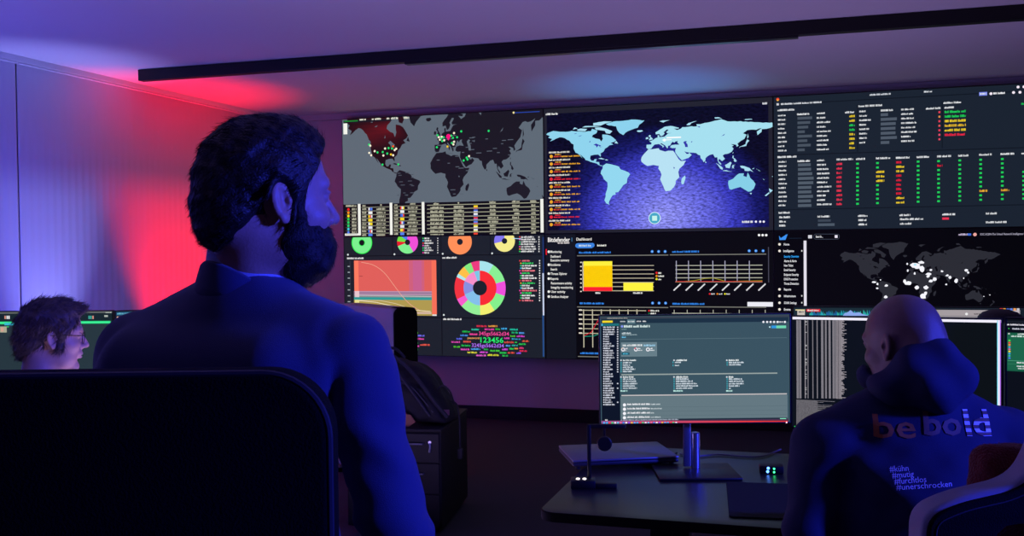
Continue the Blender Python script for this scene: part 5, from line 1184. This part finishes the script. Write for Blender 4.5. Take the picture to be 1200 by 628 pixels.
# ------------------------------------------------------------------ things on the right desk
DZ = .7305
def ond(x, y): p = onz(x, y, .73); return Vector((p.x, p.y, DZ))
lp = empty('laptop', ond(712, 542), R(8), 'closed silver laptop on the back left corner of the right desk', 'laptop')
m = MB(); m.box((-.14, -.10, .012), (.22, .155, .026), .006); m.build('base', mat('laptop_base', '#3c3c44', .5, .5, bump=.03), lp, True)
MB().box((-.14, -.10, .0265), (.22, .155, .034), .004).build('lid', mat('laptop_lid', '#80828e', .45, .6, bump=.03), lp, True)
for x in (-.12, .20):
    for y in (-.08, .135): MB().lathe([(0, 0), (.008, 0), (.008, .012), (0, .012)], 10, (x, y, 0)).build('foot', RUBBER, lp)
sp = empty('gooseneck_stand', ond(690, 571), R(-4), 'black desk stand with two white lights and a round disc hanging from its arm', 'stand')
m = MB(); m.box((-.055, -.028, 0), (.02, .030, .026), .004); m.box((.02, -.024, 0), (.085, -.002, .017), .004); m.build('base', BLACK, sp, True)
m = MB(); m.box((-.004, .012, .02), (.008, .024, .190), .002); m.box((-.004, .013, .178), (.115, .023, .190), .002); m.build('arm', BLACK, sp, True)
m = MB(); m.box((.046, .012, .150), (.052, .024, .180), .001); m.lathe([(0, -.006), (.02, -.006), (.023, -.003), (.023, .003), (.02, .006), (0, .006)], 28, M=Matrix.Translation((.049, .010, .132)) @ Matrix.Rotation(R(90), 4, 'X')); m.build('disc', BLACK, sp, True)
for x in (-.033, -.013): MB().lathe([(0, 0), (.0055, 0), (.005, .0025), (0, .003)], 14, (x, -.006, .026)).build('indicator_light', mat('white_led', '#ffffff', .4, emit='#fff4e0', es=4), sp)
mpd = empty('mouse_pad', (.70, 2.86, DZ), -R(11), 'black mouse pad on the right desk beside the bald man', 'mouse pad')
vs, fs = outline_mesh([rrect(-.085, -.20, .11, .20, .015)], .004, .001); mk('pad', [(v.x, v.y, v.z + .002) for v in vs], fs, mat('pad_cloth', '#07070a', .95, bump=.3, bscale=500), mpd)
hb = empty('usb_hub', ond(903, 554), -R(12), 'small black box with glowing blue and green lights on the right desk', 'usb hub')
MB().box((-.035, -.022, 0), (.04, .03, .026), .005).build('case', BLACK, hb, True)
for x, z, c, e in ((-.008, .019, 'blue_led', '#5090ff'), (.010, .018, 'green_led', '#30ff60'), (-.010, .008, 'blue_led', '#5090ff'), (.010, .007, 'green_led', '#30ff60')):
    MB().lathe([(0, 0), (.0045 if 'blue' in c else .003, 0), (.003, .0015), (0, .002)], 12, M=Matrix.Translation((x, -.022, z)) @ Matrix.Rotation(R(90), 4, 'X')).build('indicator_light', mat(c, '#ffffff', .4, emit=e, es=5), hb)
P = [ond(x, y) + Vector((0, 0, .004)) for x, y in ((797, 533), (815, 536), (842, 534), (868, 536), (893, 536), (915, 528))]
tag(MB().tube(smoothline(P, 6), .0032, 8).build('cable', mat('grey_cable', '#8c90a0', .5, bump=.03), smooth=True), 'thin grey cable lying behind the monitor stand on the right desk', 'cable')
P = [ond(x, y) + Vector((0, 0, .004)) for x, y in ((735, 545), (752, 541), (770, 539), (786, 536), (793, 532))]
tag(MB().tube(smoothline(P, 6), .003, 8).build('cable', BLACK, smooth=True), 'black cable running from the laptop to the monitor stand', 'cable')
# dome headed desk lamp between the monitors
lq = atd(1172, 372, 3.42); dl = empty('desk_lamp', (lq.x, lq.y, .731 if False else .731), 0, 'black dome headed lamp showing above the monitors at right', 'lamp')
MB().lathe([(0, 0), (.07, 0), (.07, .014), (.02, .02), (0, .02)], 28).build('base', BLACK, dl, True)
MB().tube([(0, 0, .015), (.01, .01, .25), (0, 0, lq.z - .731 - .005)], .007, 10).build('pole', BLACK, dl, True)
MB().lathe([(.074, -.014), (.070, .004), (.055, .018), (.03, .027), (.004, .030), (.004, .026), (.05, .014), (.066, 0), (.070, -.014)], 32, (0, 0, lq.z - .731)).build('lamp_shade', BLACK, dl, True)

# ------------------------------------------------------------------ chairs
def star_base(r, z=.42, n=5, rad=.30):
    MB().lathe([(0, .07), (.028, .07), (.028, .22), (.018, .22), (.018, z), (0, z)], 20).build('gas_column', DARKM, r, True)
    for k in range(n):
        a_ = 2 * math.pi * k / n + .3; c, s_ = math.cos(a_), math.sin(a_); lg_ = MB().tube([(0, 0, .105), (rad * .5 * c, rad * .5 * s_, .09), (rad * c, rad * s_, .068)], [.030, .022, .016], 10).build('base_leg', BLACK, r, True)
        MB().lathe([(0, -.022), (.026, -.022), (.028, -.018), (.028, .018), (.026, .022), (0, .022)], 18, M=Matrix.Translation((rad * c, rad * s_, .028)) @ Matrix.Rotation(a_, 4, 'Z') @ Matrix.Rotation(R(90), 4, 'X')).build('castor', RUBBER, lg_, True)
def slab(name, loops, th, m, parent, bev=.02, T=None):
    vs, fs = outline_mesh(loops, th, bev, 4); T = T or Matrix.Identity(4)
    o = mk(name, [tuple(T @ Vector((v.x, v.z, v.y))) for v in vs], fs, m, parent); return shade(o, 50)
# foreground chair: the broad back nearest the camera
tr = atd(330, 429, 1.1); xr = atd(397, 560, 1.1).x; xl = -.82
ch = empty('office_chair', ((xr + xl) / 2, 1.08, 0), R(0.6), 'black high backed chair nearest the camera, in front of the bearded man', 'chair')
hw = (xr - xl) / 2; zt = tr.z
T = Matrix.Identity(4)
PIPE = mat('blue_black_piping', '#20212c', .5, bump=.05)
lo = rrect(-hw, .50, hw, zt, .072, 10); slab('backrest', [lo], .055, CHAIRB, ch, .012)
pm = MB(); pm.tube([(x, -.022, z) for x, z in rrect(-hw + .003, .503, hw - .003, zt - .003, .070, 10) + [(hw - .003, zt - .073)]], .0042, 8); pm.build('piping', PIPE, ch, True)
slab('seat', [rrect(-.27, -.62, .27, -.06, .06)], .09, CHAIRB, ch, .03, Matrix.Translation((0, 0, .47)) @ Matrix.Rotation(R(90), 4, 'X') @ Matrix.Scale(-1, 4, (0, 0, 1)) if False else Matrix(((1, 0, 0, 0), (0, 0, 1, 0), (0, 1, 0, .47), (0, 0, 0, 1))))
MB().box((-.05, -.40, .40), (.05, .07, .43), .01).box((-.05, .03, .40), (.05, .06, .62), .01).build('bracket', DARKM, ch, True)
for s in (1, -1):
    ar = MB().tube([(s * .30, -.25, .44), (s * .33, -.25, .50), (s * .33, -.27, .66)], .016, 10).build('armrest', DARKM, ch, True)
    MB().box((s * .33 - .04, -.42, .66), (s * .33 + .04, -.14, .69), .012).build('arm_pad', BLACK, ar, True)
stc = empty('tmp', (0, 0, 0)); bpy.data.objects.remove(stc)
def shift_base(r, dy):
    for o in list(r.children):
        if o.name.split('.')[0] in ('gas_column', 'base_leg'): o.location = (0, dy, 0)
star_base(ch); shift_base(ch, -.30)
# chair under the young man
yc = empty('office_chair', tuple(yr), -YP, 'dark office chair under the young man with glasses', 'chair')
slab('backrest', [rrect(-.22, .55, .22, .98, .06)], .05, CHAIRB, yc, .015, Matrix.Translation((0, -.25, 0)))
slab('seat', [rrect(-.24, -.20, .24, .26, .06)], .07, CHAIRB, yc, .025, Matrix(((1, 0, 0, 0), (0, 0, 1, 0), (0, 1, 0, .395), (0, 0, 0, 1))))
MB().box((-.04, -.285, .34), (.04, -.26, .70), .008).box((-.04, -.28, .34), (.04, .1, .36), .006).build('bracket', DARKM, yc, True); star_base(yc, .355)
# gaming chair behind the bald man
GRY = mat('grey_leatherette', '#8f90a4', .5, bump=.2, bscale=400); GC = Vector((1.13, 1.80, 0)); 
gc = empty('gaming_chair', tuple(GC), 0, 'black racing style chair with a pale grey rim at the lower right', 'chair')
def gl_(px, py, d=1.80): p = atd(px, py, d); return (p.x - GC.x, p.z)
left = [gl_(x, y) for x, y in ((1061, 660), (1061.5, 628), (1063, 603), (1072, 588), (1088, 579), (1110, 571), (1135, 565), (1155, 560), (1172, 552), (1184, 540), (1193, 523), (1202, 503), (1217, 478), (1235, 452))]
left = [(-.36, .50), (-.39, .62), (-.415, .78)] + left + [(-.13, 1.30), (-.12, 1.36), (-.10, 1.39), (-.05, 1.40)]
full = left + [(-x, z) for x, z in left[::-1]]; full = [(p.x, p.y) for p in smoothline([(x, z, 0) for x, z in full], 3, True)]
def inset(poly, d):
    n = len(poly); out = []; area = sum(poly[i][0] * poly[(i + 1) % n][1] - poly[(i + 1) % n][0] * poly[i][1] for i in range(n)); sg = 1 if area > 0 else -1
    for i in range(n):
        a_, b_ = Vector(poly[i - 1]), Vector(poly[(i + 1) % n]); t_ = (b_ - a_).normalized(); out.append((poly[i][0] - t_.y * sg * d, poly[i][1] + t_.x * sg * d))
    return out
hole = [gl_(x, y) for x, y in ((1138, 632), (1146, 612), (1156, 603), (1190, 598), (1222, 596), (1229, 606), (1231, 640))]
hole = [(-.29, .86), (-.30, .93)] + hole + [(-.16, .87)]
holes = [hole, [(-x, z) for x, z in hole[::-1]]]
slab('shell', [full] + holes, .070, GRY, gc, .014, Matrix.Translation((0, -.036, 0)))
slab('back_panel', [inset(full, .008)] + [inset(h__, -.004) if False else h__ for h__ in holes], .022, CHAIRB, gc, .006, Matrix.Translation((0, -.066, 0)))
stm = MB(); ins = inset(full, .022); stm.tube([(x, -.0775, z) for x, z in ins if z > .62], .0012, 6); stm.build('stitching', mat('dark_thread', '#2c2c3a', .7), gc)
slab('seat', [rrect(-.26, .02, .26, .52, .06)], .09, CHAIRB, gc, .03, Matrix(((1, 0, 0, -.10), (0, 0, 1, .03), (0, 1, 0, .40), (0, 0, 0, 1))))
MB().box((-.07, -.06, .345), (.07, .32, .37), .006).box((-.05, -.075, .345), (.05, -.045, .60), .006).build('bracket', DARKM, gc, True); star_base(gc, .345, rad=.29); shift_base(gc, .12)
RED = mat('red_plush', '#6e0d06', .95, bump=.9, bscale=260, var=.3, sheen=.3)
cu = empty('cushion', (0, 0, 0), 0, 'red plush cushion tucked behind the bald man in the grey rimmed chair', 'cushion')
c1 = atd(1141, 524, 1.86); c0_ = Vector(((c1.x + 1.10) / 2, 1.875, c1.z - .115)); cu.location = c0_
hx = (1.10 - c1.x) / 2
def cuf(P): return rbx(P, (0, 0, 0), (hx, .042, .118), .040) + wob(P, 60, .0035) 
v, q = surf(cuf, (-hx - .03, -.07, -.15), (hx + .03, .07, .15), .006)
hairy('cover', v, q, RED, cu, lambda p, N: (0, 0, -1), 5000, .008, .0016, 12, .9, .8)
for o in bpy.data.objects:
    if o.type == 'MESH' and o.name.startswith('cover'): pass
